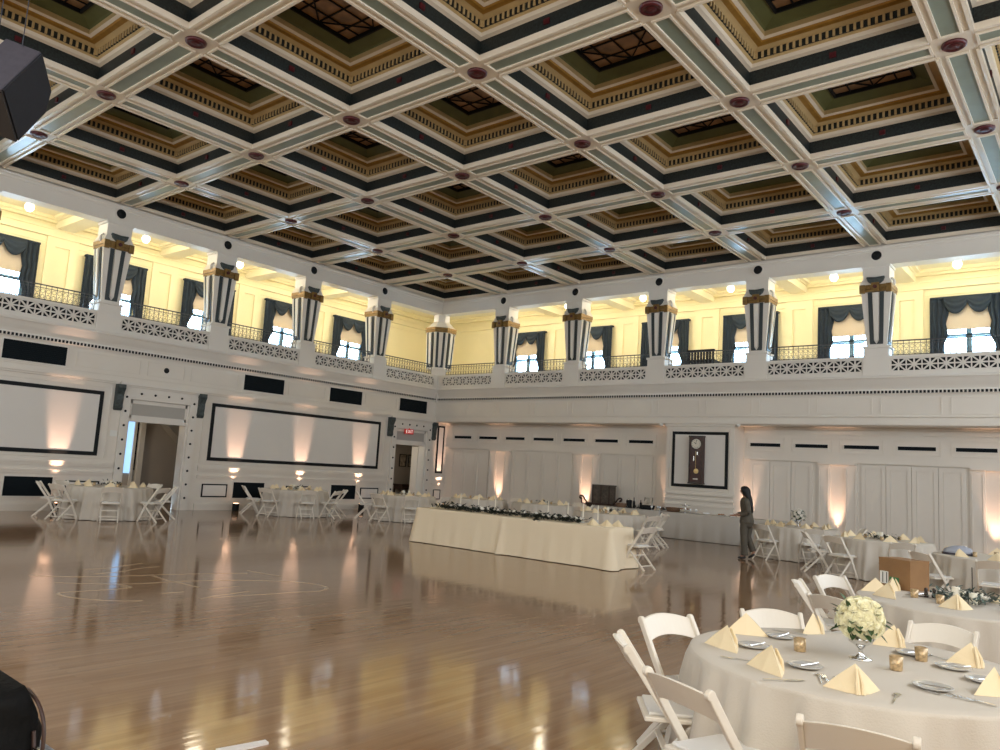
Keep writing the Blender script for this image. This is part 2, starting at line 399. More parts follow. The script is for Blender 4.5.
pier_mb = None
def make_pier():
    t = thing('gallery_pier', 'pier', 'pier')
    def taper(mb, w0, d0, z0, w1, d1, z1, mi=0, cx=0, cy=0):
        vs = [(cx+sx*w, cy+sy*d, z) for w, d, z in ((w0, d0, z0), (w1, d1, z1)) for sx, sy in ((-1, -1), (1, -1), (1, 1), (-1, 1))]
        mb.add(vs, [(0, 3, 2, 1), (4, 5, 6, 7), (0, 1, 5, 4), (1, 2, 6, 5), (2, 3, 7, 6), (3, 0, 4, 7)], mi)
    p = MB(); p.box((-.33, -.10, 4.75), (.33, .50, 5.28)); p.box((-.30, -.08, 5.28), (.30, .48, 5.50)); p.box((-.33, -.10, 5.50), (.33, .50, 5.56))
    p.build('pedestal', M['paint'], t, bevel=.008)
    s_ = MB(); cy = .22
    taper(s_, .245, .24, 5.56, .375, .31, 7.04, 0, 0, cy)
    s_.build('shaft', M['paint'], t)
    # applied black frame with a pale round-ended tongue, on the front and both sides
    fr = MB(); tg = MB()
    def P(face, a, z, out):
        k = (z-5.56)/1.48; hw = .245+.13*k; hd = .24+.07*k
        if face == 0: return (a, cy-hd-out, z)
        if face == 1: return (hw+out, cy+a, z)
        return (-hw-out, cy-a, z)
    for face in (0, 1, 2):
        for sg in (-1, 1):
            vs = []
            for z, ow, iw in ((5.62, .16, .0), (5.72, .165, .065), (7.03, .20, .095)):
                for a in (sg*iw, sg*ow):
                    vs += [P(face, a, z, .002), P(face, a, z, .022)]
            fr.add(vs, [(1, 3, 7, 5), (5, 7, 11, 9), (0, 1, 5, 4), (4, 5, 9, 8), (2, 6, 7, 3), (6, 10, 11, 7), (0, 2, 3, 1), (8, 9, 11, 10)])
        vs = []; L = [(-.05, 5.74), (-.03, 5.70), (.03, 5.70), (.05, 5.74), (.075, 7.0), (-.075, 7.0)]
        vs = [P(face, a, z, .0) for a, z in L]+[P(face, a, z, .05) for a, z in L]
        tg.add(vs, [tuple(range(6)), tuple(range(6, 12))]+[(i, (i+1) % 6, 6+(i+1) % 6, 6+i) for i in range(6)])
    fr.build('black_frame', M['blackgreen'], t); tg.build('tongue_moulding', M['paint'], t)
    c = MB(); c.box((-.385, cy-.33, 7.04), (.385, cy+.33, 7.12)); c.box((-.40, cy-.345, 7.12), (.40, cy+.345, 7.24))
    c.box((-.10, cy-.42, 7.02), (.10, cy-.34, 7.28)); c.box((-.40, cy-.39, 7.0), (-.26, cy-.34, 7.24)); c.box((.26, cy-.39, 7.0), (.40, cy-.34, 7.24))
    gl = c.build('gilt_band', M['goldcap'], t, bevel=.01)
    rs = MB(); rs.lathe([(.05, -.03), (.055, .01)], 10, (0, cy-.42, 7.16), ax='y'); rs.build('red_rosette', M['maroon'], gl)
    c = MB(); vs = []
    taper(c, .40, .34, 7.24, .33, .30, 7.40, 0, 0, cy); c.box((-.33, -.07, 7.40), (.33, .50, 7.80)); c.box((-.36, -.09, 7.72), (.36, .5, 7.79))
    for sg in (-1, 1): c.tube([(sg*(.33+.09*math.sin(t)), .1, 7.3+.12*math.cos(t)) for t in [PI*q/6 for q in range(7)]], .035, 6)
    c.build('capital', M['paint'], t)
    c = MB(); c.prism([(-.22, 7.43), (-.19, 7.32), (-.11, 7.25), (.11, 7.25), (.19, 7.32), (.22, 7.43)], -.15, -.05); c.tube([(-.22, -.12, 7.43), (0, -.16, 7.40), (.22, -.12, 7.43)], .028, 6)
    c.build('capital_leaf', M['bronze'], t)
    return t
PIER = Kind(make_pier())
def medallion():
    m = MB(); m.lathe([(.13, -.03), (.135, -.045), (.155, -.05), (.16, -.02), (.16, .0)], 20, ax='y', m=1)
    m.lathe([(.0, -.05), (.05, -.05), (.06, -.035), (.1, -.04), (.13, -.03)], 20, ax='y', m=0)
    return tag(m.build('round_medallion', [M['black'], M['paint']], smooth=True), 'medallion', 'medallion', 'round medallions above the gallery piers')
MED = Kind(medallion())
def ceiling_lamp():
    t = thing('gallery_lamp', 'lamp', 'lamp', group='globe lamps under the gallery ceiling')
    m = MB(); m.lathe([(.13, .42), (.14, .40), (.06, .36), (.02, .34), (.02, .15), (.09, .13), (.10, .10)], 12); m.build('lamp_mount', M['goldcap'], t, smooth=True)
    m = MB(); m.lathe([(.0, -.12), (.06, -.10), (.11, -.03), (.12, .03), (.09, .10)], 14); m.build('globe', M['globe'], t, smooth=True)
    return t
LAMP = Kind(ceiling_lamp())
def window_dressing():
    """curtains and shade of one gallery window, built for the back wall, origin at window centre on the wall face at gallery floor"""
    t = thing('window_curtain', 'curtain', 'curtain')
    for sg in (-1, 1):
        m = MB(); n = 22; rows = 14; vs = []
        for r in range(rows+1):
            f = r/rows; z = 7.58-f*2.2
            inner = .50 if f < .25 else (.50+.22*(f-.25)/.75 + .05*math.sin((f-.25)*4*PI*1.4))
            if f > .25: inner = min(inner, .80)
            for k in range(n+1):
                a = k/n; x = inner+(.97-inner)*a
                vs.append((sg*x, -.14+.035*math.sin(a*7*PI+f), z))
        fs = [(r*(n+1)+k, r*(n+1)+k+1, (r+1)*(n+1)+k+1, (r+1)*(n+1)+k) for r in range(rows) for k in range(n)]
        m.add(vs, fs); o = m.build('curtain_panel', M['curtain'], t, smooth=True, recalc=False)
        sd = o.modifiers.new('thick', 'SOLIDIFY'); sd.thickness = .02
    m = MB()
    for c0, c1 in ((-.62, .02), (-.02, .62)):
        n = 16; rows = 12; vs = []
        for r in range(rows+1):
            f = r/rows
            for k in range(n+1):
                a = k/n; sag = (1-(2*a-1)**2)
                z = 7.58-.08*f-.42*f*sag**.8-.02*f
                vs.append((c0+(c1-c0)*a, -.20-.06*sag*math.sin(f*PI)+.022*math.sin(f*5*PI*1.2)*sag, z))
        m.add(vs, [(r*(n+1)+k, r*(n+1)+k+1, (r+1)*(n+1)+k+1, (r+1)*(n+1)+k) for r in range(rows) for k in range(n)])
    o = m.build('swag_valance', M['curtain'], t, smooth=True, recalc=False); sd = o.modifiers.new('thick', 'SOLIDIFY'); sd.thickness = .015
    m = MB(); m.box((-.97, -.19, 7.54), (.97, -.02, 7.60)); m.build('valance_board', M['curtain'], t)
    m = MB(); m.box((-.76, -.075, 6.62), (.76, -.06, 7.5)); m.tube([(-.76, -.068, 6.62), (.76, -.068, 6.62)], .018, 6); m.build('roller_shade', M['shade'], t)
    return t
CURT = Kind(window_dressing())
wn = [0]
def gallery(side):
    base = 'wall_'+side
    fr = upper_gallery(side, 7); fr.name = base+'_gallery'; struct(fr)
    # outer wall with window openings
    W = mbw(side); s_start = -GD
    bays = [G0+GS*(k-.5) for k in range(8)]
    D = GD
    lo, hi, hw = 5.45, 7.45, .72
    cur = s_start-.3
    for c in bays:
        W.box((cur, D, 5.0), (c-hw, D+.3, 8.7)); W.box((c-hw, D, 5.0), (c+hw, D+.3, lo)); W.box((c-hw, D, hi), (c+hw, D+.3, 8.7)); cur = c+hw
    W.box((cur, D, 5.0), (LEN+.3, D+.3, 8.7))
    # pilasters with sunk panels opposite every pier, cornice lines
    for k in range(-1, 7):
        c = G0+GS*k
        for a0, a1, z0, z1 in ((-.45, -.21, 5.2, 7.9), (.21, .45, 5.2, 7.9), (-.21, .21, 7.62, 7.9), (-.21, .21, 5.2, 5.6)):
            W.box((c+a0, D-.06, z0), (c+a1, D, z1))
    for z0, z1, d in ((7.9, 7.97, .12), (7.97, 8.12, .05), (8.12, 8.18, .10), (8.40, 8.5, .22), (8.32, 8.40, .14), (7.70, 7.73, .03)):
        W.box((s_start, D-d, z0), (LEN, D, z1))
    o = struct(W.build(base+'_outer', M['gallery']))
    C = mbw(side)
    C.box((s_start-.3 if side == 'back' else -.5, .5, 8.5), (LEN, D+.3, 8.6))
    for k in range(-1, 7):
        c = G0+GS*k
        if k < 0: continue
        C.box((c-.25, .5, 8.16), (c+.25, D, 8.5)); C.box((c-.30, .5, 8.38), (c+.30, D, 8.5))
        for z0, w_ in ((8.42, .12),):
            C.box((c+.30, .5, z0), (c+.30+w_, D, 8.5)); C.box((c-.30-w_, .5, z0), (c-.30, D, 8.5))
    C.box((-.3 if side == 'back' else -.3, .5, 8.40), (LEN, .62, 8.49))
    struct(C.build('ceiling_gallery_'+side, M['gallery_ceiling']))
    for k, c in enumerate(bays):
        if c > 20.5: continue
        wn[0] += 1
        m = mbw(side); f = .07
        for a0, a1, z0, z1 in ((-hw, -hw+f, lo, hi), (hw-f, hw, lo, hi), (-hw, hw, lo, lo+f), (-hw, hw, hi-f, hi), (-.07, .07, lo, hi), (-hw, hw, 6.42, 6.49)):
            m.box((c+a0, D+.05, z0), (c+a1, D+.12, z1))
        wo = struct(m.build('window_%d' % wn[0], M['sash']))
        g_ = mbw(side); g_.box((c-hw+f, D+.085, lo+f), (c+hw-f, D+.091, hi-f)); g_.build('pane', M['glass'], wo)
        CURT.put(wloc(side, c, D, 0), wrot(side), 'slate-blue swag curtain with tan shade, %s window from the corner, %s gallery' % (ORD[k], 'left' if side == 'left' else 'clock-side'), 'draped gallery windows')
        LAMP.put(wloc(side, c, 1.9, 8.08), 0, 'white globe ceiling lamp, %s from the corner in the %s gallery' % (ORD[k], 'left' if side == 'left' else 'clock-side'))
        l = bpy.data.lights.new('globe_light', 'POINT'); l.energy = 76; l.color = (1, .87, .66); l.shadow_soft_size = .38
        lo_ = bpy.data.objects.new('globe_light', l); COL.objects.link(lo_); lo_.location = wloc(side, c, 1.9, 8.0)
    for k in range(0, 7):
        c = G0+GS*k
        if c > 22: break
        PIER.put(wloc(side, c, 0, 0), wrot(side), 'tapered white pier with gilt capital, %s from the corner along the %s gallery' % (ORD[k], 'left' if side == 'left' else 'clock-side'), 'tapered gallery piers')
        MED.put(wloc(side, c, 0, 8.06), wrot(side), 'black round medallion above the %s pier from the corner, %s frieze' % (ORD[k], 'left' if side == 'left' else 'clock-side'))
    for k in range(-1, 6):
        s0 = .30 if k < 0 else G0+GS*k+.35; s1 = G0+GS*(k+1)-.35
        fret(side, s0, s1, fr)
        railing(side, s0, s1, 'black iron railing on the parapet, %s bay from the corner, %s gallery' % (ORD[k+1], 'left' if side == 'left' else 'clock-side'))
gallery('left'); gallery('back')
# the pier in the corner is many-sided, with three tongues towards the hall
def corner_pier():
    t = thing('gallery_pier', 'many-sided tapered gallery pier with gilt capital standing in the room corner', 'pier', (-.30, .30, 0), 0, 'tapered gallery piers')
    T8 = math.tan(PI/8)
    def octo(mb, r0, z0, r1, z1, m=0):
        vs = [(r/math.cos(PI/8)*math.cos(-PI/4+PI/8+k*PI/4), r/math.cos(PI/8)*math.sin(-PI/4+PI/8+k*PI/4), z) for r, z in ((r0, z0), (r1, z1)) for k in range(8)]
        mb.add(vs, [tuple(range(8)), tuple(range(8, 16))]+[(i, (i+1) % 8, 8+(i+1) % 8, 8+i) for i in range(8)], m)
    p = MB(); p.T = lambda v: Matrix.Rotation(PI/4, 3, 'Z') @ v
    p.box((-.30, -.52, 4.9), (.30, .3, 5.52)); p.box((-.33, -.55, 5.50), (.33, .3, 5.56)); p.build('pedestal', M['paint'], t)
    m = MB(); octo(m, .50, 5.56, .59, 7.04); m.build('shaft', M['paint'], t)
    fr = MB(); tg = MB()
    for a in (-PI/4, 0, -PI/2):
        n = Vector((math.cos(a), math.sin(a), 0)); q = Vector((-n.y, n.x, 0))
        def P(x, z, o): return n*(.50+.09*(z-5.56)/1.48+o)+q*x+Vector((0, 0, z))
        for sg in (-1, 1):
            vs = []
            for z, ow, iw in ((5.62, .15, .0), (5.72, .155, .06), (7.03, .18, .085)):
                for x in (sg*iw, sg*ow): vs += [P(x, z, .0), P(x, z, .022)]
            fr.add(vs, [(1, 3, 7, 5), (5, 7, 11, 9), (0, 1, 5, 4), (4, 5, 9, 8), (2, 6, 7, 3), (6, 10, 11, 7), (0, 2, 3, 1), (8, 9, 11, 10)])
        L = [(-.05, 5.74), (-.03, 5.70), (.03, 5.70), (.05, 5.74), (.07, 7.0), (-.07, 7.0)]
        vs = [P(x, z, -.01) for x, z in L]+[P(x, z, .05) for x, z in L]
        tg.add(vs, [tuple(range(6)), tuple(range(6, 12))]+[(i, (i+1) % 6, 6+(i+1) % 6, 6+i) for i in range(6)])
    fr.build('black_frame', M['blackgreen'], t); tg.build('tongue_moulding', M['paint'], t)
    m = MB(); octo(m, .61, 7.04, .61, 7.12); octo(m, .63, 7.12, .63, 7.24); m.build('gilt_band', M['goldcap'], t, bevel=.01)
    m = MB(); octo(m, .58, 7.24, .34, 7.50); octo(m, .32, 7.50, .32, 7.82); m.build('capital', M['paint'], t)
corner_pier()

# ------------------------------------------------------------------ left wall below the gallery
def frame(mb, s0, s1, z0, z1, w_, d0, d1, m=0):
    mb.box((s0, d0, z0), (s1, d1, z0+w_), m); mb.box((s0, d0, z1-w_), (s1, d1, z1), m)
    mb.box((s0, d0, z0+w_), (s0+w_, d1, z1-w_), m); mb.box((s1-w_, d0, z0+w_), (s1, d1, z1-w_), m)
W = mbw('left'); E_ = LEN
doors = [(.42, 2.09), (10.35, 12.10)]
segs = []; cur = -.95
for a, b_ in doors:
    W.box((cur, 0, 0), (a, .35, 3.03)); W.box((a, 0, 3.03), (b_, .35, 3.03+.01)); cur = b_
W.box((cur, 0, 0), (E_, .35, 3.03)); W.box((-.95, 0, 3.03), (E_, .35, 4.3))
def hmould(z0, z1, d, s0, s1): W.box((s0, -d, z0), (s1, 0, z1))
def runs(z0, z1, d):
    for a, b_ in ((-.74, -.02), (2.36, 9.90), (12.36, 22.5)): hmould(z0, z1, d, a, b_)
for z0, z1, d in ((0, .16, .05), (.16, .19, .03), (.93, .99, .035), (.99, 1.03, .06), (1.14, 1.2, .035), (1.2, 1.27, .06), (1.27, 1.31, .03)): runs(z0, z1, d)
for z0, z1, d in ((3.40, 3.45, .05), (3.45, 3.52, .09), (3.52, 3.55, .05), (3.62, 3.65, .02)): hmould(z0, z1, d, -.74 if z0 > 3.6 else -.7, 22.5)
# fillet frames around the big panels and in the frieze
for s0, s1, z0, z1 in ((2.62, 9.88, 1.36, 3.30), (12.58, 22.0, 1.36, 3.30)): frame(W, s0, s1, z0, z1, .03, -.02, 0)
for s0, s1 in ((2.15, 3.7), (5.5, 7.0), (8.85, 10.4), (10.6, 11.7), (11.9, 13.6), (15.5, 17.5)): frame(W, s0, s1, 3.74, 4.14, .02, -.015, 0)
wl = struct(W.build('wall_left', M['lower']))
def dark_panel(side, s0, s1, z0, z1, w_, d, label, par=None, name='framed_wall_panel', inner=True):
    t = thing(name, label, 'wall panel', wloc(side, (s0+s1)/2, d, z0), 0)
    m = mbw(side); loc = t.location
    frame(m, s0, s1, z0, z1, w_, d-.028, d)
    o = m.build('black_frame', M['black'], t); o.location = -Vector(loc)
    m = mbw(side); m.box((s0+w_, d-.02, z0+w_), (s1-w_, d, z1-w_)); o = m.build('white_panel', M['panelwhite'], t); o.location = -Vector(loc)
dark_panel('left', 2.87, 9.63, 1.46, 3.18, .10, 0, 'long white wall panel in a black frame between the two doorways')
dark_panel('left', 12.80, 19.2, 1.44, 3.16, .10, 0, 'white wall panel in a black frame cut by the left edge of the photo')
dark_panel('left', -.58, -.18, 1.41, 3.30, .07, 0, 'tall narrow black-framed panel beside the far doorway in the corner')
for s0, s1, lab in ((8.87, 9.70, 'small black-framed white dado panel right of the near doorway'), (5.75, 6.75, 'small black-framed white dado panel behind the second round table'), (2.75, 3.60, 'small black-framed white dado panel left of the far doorway'), (12.65, 13.5, 'small black-framed white dado panel left of the near doorway'), (-.55, -.15, 'tiny black-framed white dado panel in the corner beside the far doorway')):
    dark_panel('left', s0, s1, .38, .77, .035, 0, lab, name='dado_panel')
def vent(side, s0, s1, z0, z1, label, group, d=0, fw=.03):
    m = mbw(side); frame(m, s0-fw, s1+fw, z0-fw, z1+fw, fw, d-.025, d, 1)
    m.box((s0, d-.008, z0), (s1, d, z1), 0)
    n = int((z1-z0)/.045)
    for k in range(n):
        z = z0+(k+.5)*(z1-z0)/n; m.box((s0, d-.018, z-.008), (s1, d-.006, z+.008), 0)
    tag(m.build('vent_grille', [M['vent'], M['paint']]), label, 'vent', group)
for (s0, s1), lab in zip(((.53, 2.0), (3.86, 5.31), (7.18, 8.65), (13.85, 15.32)), ('above the far doorway', 'second from the corner', 'third from the corner', 'above the left-edge framed panel')):
    vent('left', s0, s1, 3.70, 4.18, 'wide black grille in the left wall frieze, '+lab, 'frieze vents')
for (s0, s1), lab in zip(((3.82, 4.92), (7.57, 8.67), (13.8, 14.9)), ('right of the second round table', 'left of the second round table', 'behind the leftmost round table')):
    vent('left', s0, s1, .36, .84, 'black grille low on the left wall '+lab, 'dado vents')
m = MB(); m.T = TL; m.lathe([(.0, -.05), (.05, -.045), (.07, -.02), (.08, 0)], 14, (11.15, 0, 3.95), ax='y')
tag(m.build('round_stud', M['black']), 'small black round stud above the near doorway', 'wall stud')
m = MB(); m.T = TL; m.box((12.48, -.03, .96), (12.66, 0, 1.03)); tag(m.build('wall_outlet', M['black']), 'small black outlet plate left of the near doorway', 'outlet')
m = MB(); m.T = TL; m.box((12.34, -.02, 1.98), (12.52, 0, 2.14)); m.box((12.37, -.03, 2.02), (12.40, -.02, 2.1)); m.box((12.45, -.03, 2.02), (12.48, -.02, 2.1)); tag(m.build('light_switch', M['labelwhite']), 'white switch plate left of the near doorway', 'switch')

def doorway(num, a, b_, label):
    # casing with round black studs, transom, jambs; the leaves stand open
    W = mbw('left')
    cw = .22
    W.box((a-cw, -.07, 0), (a, .0, 3.40)); W.box((b_, -.07, 0), (b_+cw, .0, 3.40)); W.box((a, -.068, 3.03), (b_, .0, 3.398))
    W.box((a-cw-.12, -.16, 3.40), (b_+cw+.12, 0, 3.47)); W.box((a-cw-.05, -.11, 3.36), (b_+cw+.05, 0, 3.41))
    W.box((a, -.03, 2.42), (b_, .12, 2.52)); W.box((a, .02, 2.52), (b_, .07, 2.60)); W.box((a, .02, 2.92), (b_, .07, 3.03)); W.box((a, .02, 2.52), (a+.10, .07, 3.03)); W.box((b_-.10, .02, 2.52), (b_, .07, 3.03))
    W.box((a, 0, 0), (a+.05, .35, 3.03)); W.box((b_-.05, 0, 0), (b_, .35, 3.03))
    d = struct(W.build('door_%d' % num, M['paint']))
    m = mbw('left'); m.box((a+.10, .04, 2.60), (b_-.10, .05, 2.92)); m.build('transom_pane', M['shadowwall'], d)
    k = 0
    for z in [.35+.39*q for q in range(8)]:
        for s_ in (a-cw/2, b_+cw/2):
            m = mbw('left'); m.lathe([(.0, -.10), (.025, -.095), (.035, -.07)], 8, (s_, 0, z), ax='y'); m.build('stud', M['black'], d)
    for q in range(1, 5):
        s_ = a-cw/2+(b_-a+cw)*q/5
        m = mbw('left'); m.lathe([(.0, -.10), (.025, -.095), (.035, -.07)], 8, (s_, 0, 3.2), ax='y'); m.build('stud', M['black'], d)
    for s_, lab in ((a-cw-.10, 'right'), (b_+cw+.10, 'left')):
        m = mbw('left'); pr_ = [(-.02, 3.40), (-.20, 3.40), (-.21, 3.30), (-.17, 3.22), (-.13, 3.12), (-.13, 2.98), (-.11, 2.86), (-.13, 2.78), (-.10, 2.71), (-.04, 2.69), (-.0, 2.72), (0, 3.40)]
        m.T = (lambda p: TL(Vector((p.x, p.y, p.z))))
        m.prism([(y, z) for y, z in pr_], s_-.10, s_+.10, axis='x')
        m.tube([(s_-.11, -.12, 3.3), (s_+.11, -.12, 3.3)], .055, 8); m.tube([(s_-.11, -.07, 2.78), (s_+.11, -.07, 2.78)], .04, 8)
        tag(m.build('scroll_bracket', M['bronze']), 'dark scrolled bracket at the %s top corner of the %s doorway casing' % (lab, label), 'bracket', 'doorway brackets')
    return d
d1 = doorway(1, 10.35, 12.10, 'near'); d2 = doorway(2, .42, 2.09, 'far')
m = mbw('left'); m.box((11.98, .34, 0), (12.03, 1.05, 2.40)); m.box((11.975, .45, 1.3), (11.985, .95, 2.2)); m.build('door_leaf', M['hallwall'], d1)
m = mbw('left'); m.box((1.98, .34, 0), (2.03, 1.05, 2.40)); m.build('door_leaf', M['darkwood'], d2)
m = mbw('left'); m.box((.44, .34, 0), (.5, .68, 2.40)); m.build('door_leaf', M['paint'], d2)
# corridor behind the doorways
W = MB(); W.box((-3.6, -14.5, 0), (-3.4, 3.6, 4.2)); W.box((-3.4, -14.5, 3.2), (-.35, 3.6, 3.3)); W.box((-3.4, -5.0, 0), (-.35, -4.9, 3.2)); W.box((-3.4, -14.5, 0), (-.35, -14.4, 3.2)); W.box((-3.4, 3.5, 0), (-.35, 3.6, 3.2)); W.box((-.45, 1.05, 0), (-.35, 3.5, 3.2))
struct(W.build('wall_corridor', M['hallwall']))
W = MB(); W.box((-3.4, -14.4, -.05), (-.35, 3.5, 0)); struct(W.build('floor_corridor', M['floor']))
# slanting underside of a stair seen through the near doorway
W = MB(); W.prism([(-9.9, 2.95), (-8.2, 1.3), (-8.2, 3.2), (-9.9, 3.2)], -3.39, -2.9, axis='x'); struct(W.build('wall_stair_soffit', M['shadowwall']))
W = MB(); W.box((-3.39, -10.30, 0), (-3.30, -10.22, 3.1)); W.box((-3.39, -10.14, 0), (-3.22, -9.98, 3.1)); W.box((-3.39, -10.80, 0), (-3.30, -10.70, 3.1))
m_blue = mat('blue_daylit_glass', (.35, .62, 1.0), .3, emis=1.1)
wo = struct(W.build('window_20', M['paint'])); W = MB(); W.box((-3.39, -10.70, .9), (-3.36, -10.30, 2.7)); W.build('pane', m_blue, wo)
W = MB(); W.box((-3.39, -10.22, 1.0), (-3.36, -10.14, 2.7)); W.build('dark_glass_strip', M['black'], wo)
for nm, (y, z, hw_, hh_) in (('left', (1.62, 1.85, .20, .27)), ('right', (2.2, 1.85, .24, .27))):
    t = thing('picture_frame', 'framed print on the corridor wall through the far doorway, the %s of two' % nm, 'picture', (-3.39, y, z))
    m = MB(); m.T = lambda p: Vector((-p.y, p.x, p.z)); frame(m, -hw_, hw_, -hh_, hh_, .03, -.03, 0); m.build('frame', M['black'], t)
    m = MB(); m.T = lambda p: Vector((-p.y, p.x, p.z)); m.box((-hw_+.03, -.015, -hh_+.03), (hw_-.03, -.005, hh_-.03)); m.build('print', M['picture'], t)
t = thing('hall_table', 'dark side table seen through the far doorway under the framed prints', 'table', (-2.95, 1.8, 0))
m = MB(); m.box((-.3, -.8, .78), (.3, .8, .84)); m.box((-.27, -.75, .62), (.27, .75, .78)); m.build('table_body', M['darkwood'], t)
for sx in (-.25, .25):
    for sy in (-.72, .72): m = MB(); m.box((sx-.03, sy-.03, 0), (sx+.03, sy+.03, .62)); m.build('leg', M['darkwood'], t)
for p_, e in (((-1.5, -13.3, 2.5), 70), ((-1.6, -2.9, 2.6), 70)):
    l = bpy.data.lights.new('corridor_light', 'POINT'); l.energy = e; l.color = (1, .88, .7); l.shadow_soft_size = .2
    o = bpy.data.objects.new('corridor_light', l); COL.objects.link(o); o.location = p_
# EXIT sign in the far doorway
t = thing('exit_sign', 'red EXIT sign hanging in the head of the far doorway', 'exit sign', (.06, -1.47, 2.84))
m = MB(); m.box((0, -.22, 0), (.05, .22, .19)); m.box((.02, -.02, .19), (.03, .02, .23)); m.build('sign_box', M['red'], t, bevel=.006)
m = MB()
def st(p, q, w_=.02): m.bar((.054, p[0], p[1]), (.054, q[0], q[1]), w_, .006, up=(1, 0, 0))
x = -.17; h0, h1 = .04, .15   # read from +x looking to -x: y grows to the right
st((x, h0), (x, h1)); st((x, h0), (x+.06, h0)); st((x, .095), (x+.05, .095)); st((x, h1), (x+.06, h1))
x = -.06; st((x, h0), (x+.07, h1)); st((x, h1), (x+.07, h0)); x = .06; st((x, h0), (x, h1)); x = .13; st((x, h0), (x, h1)); st((x-.04, h1), (x+.04, h1))
m.build('letters', M['signwhite'], t)

# ------------------------------------------------------------------ back wall below the gallery
W = mbw('back')
W.box((.0, 0, 3.50), (E_, .5, 4.3)); W.box((-.35, .0, 3.42), (E_, RD+.3, 3.50))
for z0, z1, d in ((3.44, 3.50, .10), (3.50, 3.56, .06), (3.66, 3.70, .04)): W.box((.0, -d, z0), (E_, 0, z1))
s_ = .15
for k in range(16):
    a = G0+GS/4*(2*k-1)-.02-.81+.0
    s0 = max(.12, a+.10); s1 = a+1.625-.10
    if s1 > 25: break
    frame(W, s0, s1, 3.74, 4.18, .022, -.018, 0)
W.box((-.35, RD, 0), (E_, RD+.3, 3.45))
for z0, z1, d in ((0, .15, .03), (2.44, 2.50, .06), (2.50, 2.56, .03), (3.22, 3.28, .03), (3.36, 3.42, .08)): W.box((.0, RD-d, z0), (10.1, RD, z1)); W.box((12.35, RD-d, z0), (E_, RD, z1))
# chimney-breast that carries the clock
W.box((10.12, 0, 0), (12.31, RD, 3.44))
for z0, z1, d in ((0, .15, .03), (.95, 1.0, .03), (1.12, 1.17, .05), (1.28, 1.33, .07), (1.33, 1.38, .03), (3.36, 3.44, .05)): W.box((10.08, -d, z0), (12.35, 0, z1))
frame(W, 10.24, 12.2, 1.42, 3.29, .03, -.02, 0)
# pilasters in the recess
for c in (2.87, 6.75, 15.0, 18.7, 22.4):
    for a in (-.36, .36): W.box((c+a-.17, RD-.05, 0), (c+a+.17, RD, 2.44)); frame(W, c+a-.13, c+a+.13, .25, 2.3, .02, RD-.065, RD-.05)
    W.box((c-.50, RD-.11, 2.38), (c+.50, RD, 2.44))
wb = struct(W.build('wall_back', M['lower']))
# folding doors: tall leaves with a sunk panel
m = mbw('back'); k = 0
for s0, s1, n in ((.35, 2.3, 3), (3.45, 6.15, 4), (7.35, 9.95, 4), (12.5, 14.35, 3), (15.62, 18.1, 4), (19.3, 21.8, 4)):
    dn = k; k += 1
    m = mbw('back'); w_ = (s1-s0)/n
    for q in range(n):
        a = s0+q*w_
        frame(m, a+.006, a+w_-.006, .05, 2.40, .10, RD-.035, RD); m.box((a+.1, RD-.018, .15), (a+w_-.1, RD, 2.3)); frame(m, a+.11, a+w_-.11, .16, 2.29, .015, RD-.026, RD-.018)
    struct(m.build('door_%d' % (3+dn), M['lower']))
for q, c in enumerate([.893, 2.20, 3.526, 4.84, 6.17, 7.50, 8.82, 12.96, 14.29, 15.62, 16.98, 18.33, 19.6]):
    if q < 7: lab = 'slim black slot vent above the folding doors, %s from the room corner' % ORD[q]
    else: lab = 'slim black slot vent above the folding doors, %s to the right of the wall clock' % ORD[q-7]
    vent('back', c-.45, c+.45, 2.84, 2.94, lab, 'slot vents', RD, .02)
    m = mbw('back'); frame(m, c-.56, c+.56, 2.70, 3.12, .02, RD-.015, RD); m.build('vent_moulding', M['lower'], wb)
dark_panel('back', 10.33, 12.13, 1.51, 3.20, .09, 0, 'black-framed white wall panel carrying the long dark clock')
# clock
t = thing('wall_clock', 'tall dark mahogany pendulum wall clock hung in the black-framed panel', 'clock', (11.19, -.05, 1.65))
m = MB(); m.box((-.22, -.13, 0), (.22, .02, 1.40)); m.build('clock_case', M['clockwood'], t, bevel=.01)
m = MB(); frame(m, -.22, .22, 0, 1.40, .03, -.15, -.13); m.box((-.235, -.16, 1.38), (.235, .02, 1.42)); m.box((-.235, -.16, -.03), (.235, .02, .01)); m.build('door_frame', M['darkwood'], t)
m = MB(); m.lathe([(.0, -.142), (.145, -.142), (.15, -.13)], 28, (0, 0, 1.17), ax='y'); dl = m.build('dial', M['dial'], t)
m = MB()
for q in range(12):
    a = q*PI/6; m.bar((.105*math.sin(a), -.145, 1.17+.105*math.cos(a)), (.132*math.sin(a), -.145, 1.17+.132*math.cos(a)), .009, .004, up=(0, 1, 0))
m.build('hour_marks', M['black'], dl)
m = MB(); m.bar((0, -.148, 1.17), (-.06, -.148, 1.22), .012, .004, up=(0, 1, 0)); m.bar((0, -.148, 1.17), (.02, -.148, 1.29), .009, .004, up=(0, 1, 0)); m.build('clock_hands', M['black'], dl)
m = MB(); m.box((-.004, -.142, .42), (.004, -.132, .95)); m.lathe([(0, -.148), (.075, -.146), (.08, -.13)], 20, (0.02, 0, .35), ax='y'); m.build('pendulum', M['brass'], t)
m = MB(); m.tube([(-.06, -.14, .66), (-.06, -.14, .80)], .02, 8); m.tube([(.05, -.14, .84), (.05, -.14, .93)], .02, 8); m.box((-.08, -.135, .10), (.08, -.129, .13)); m.build('weights', M['silver'], t)
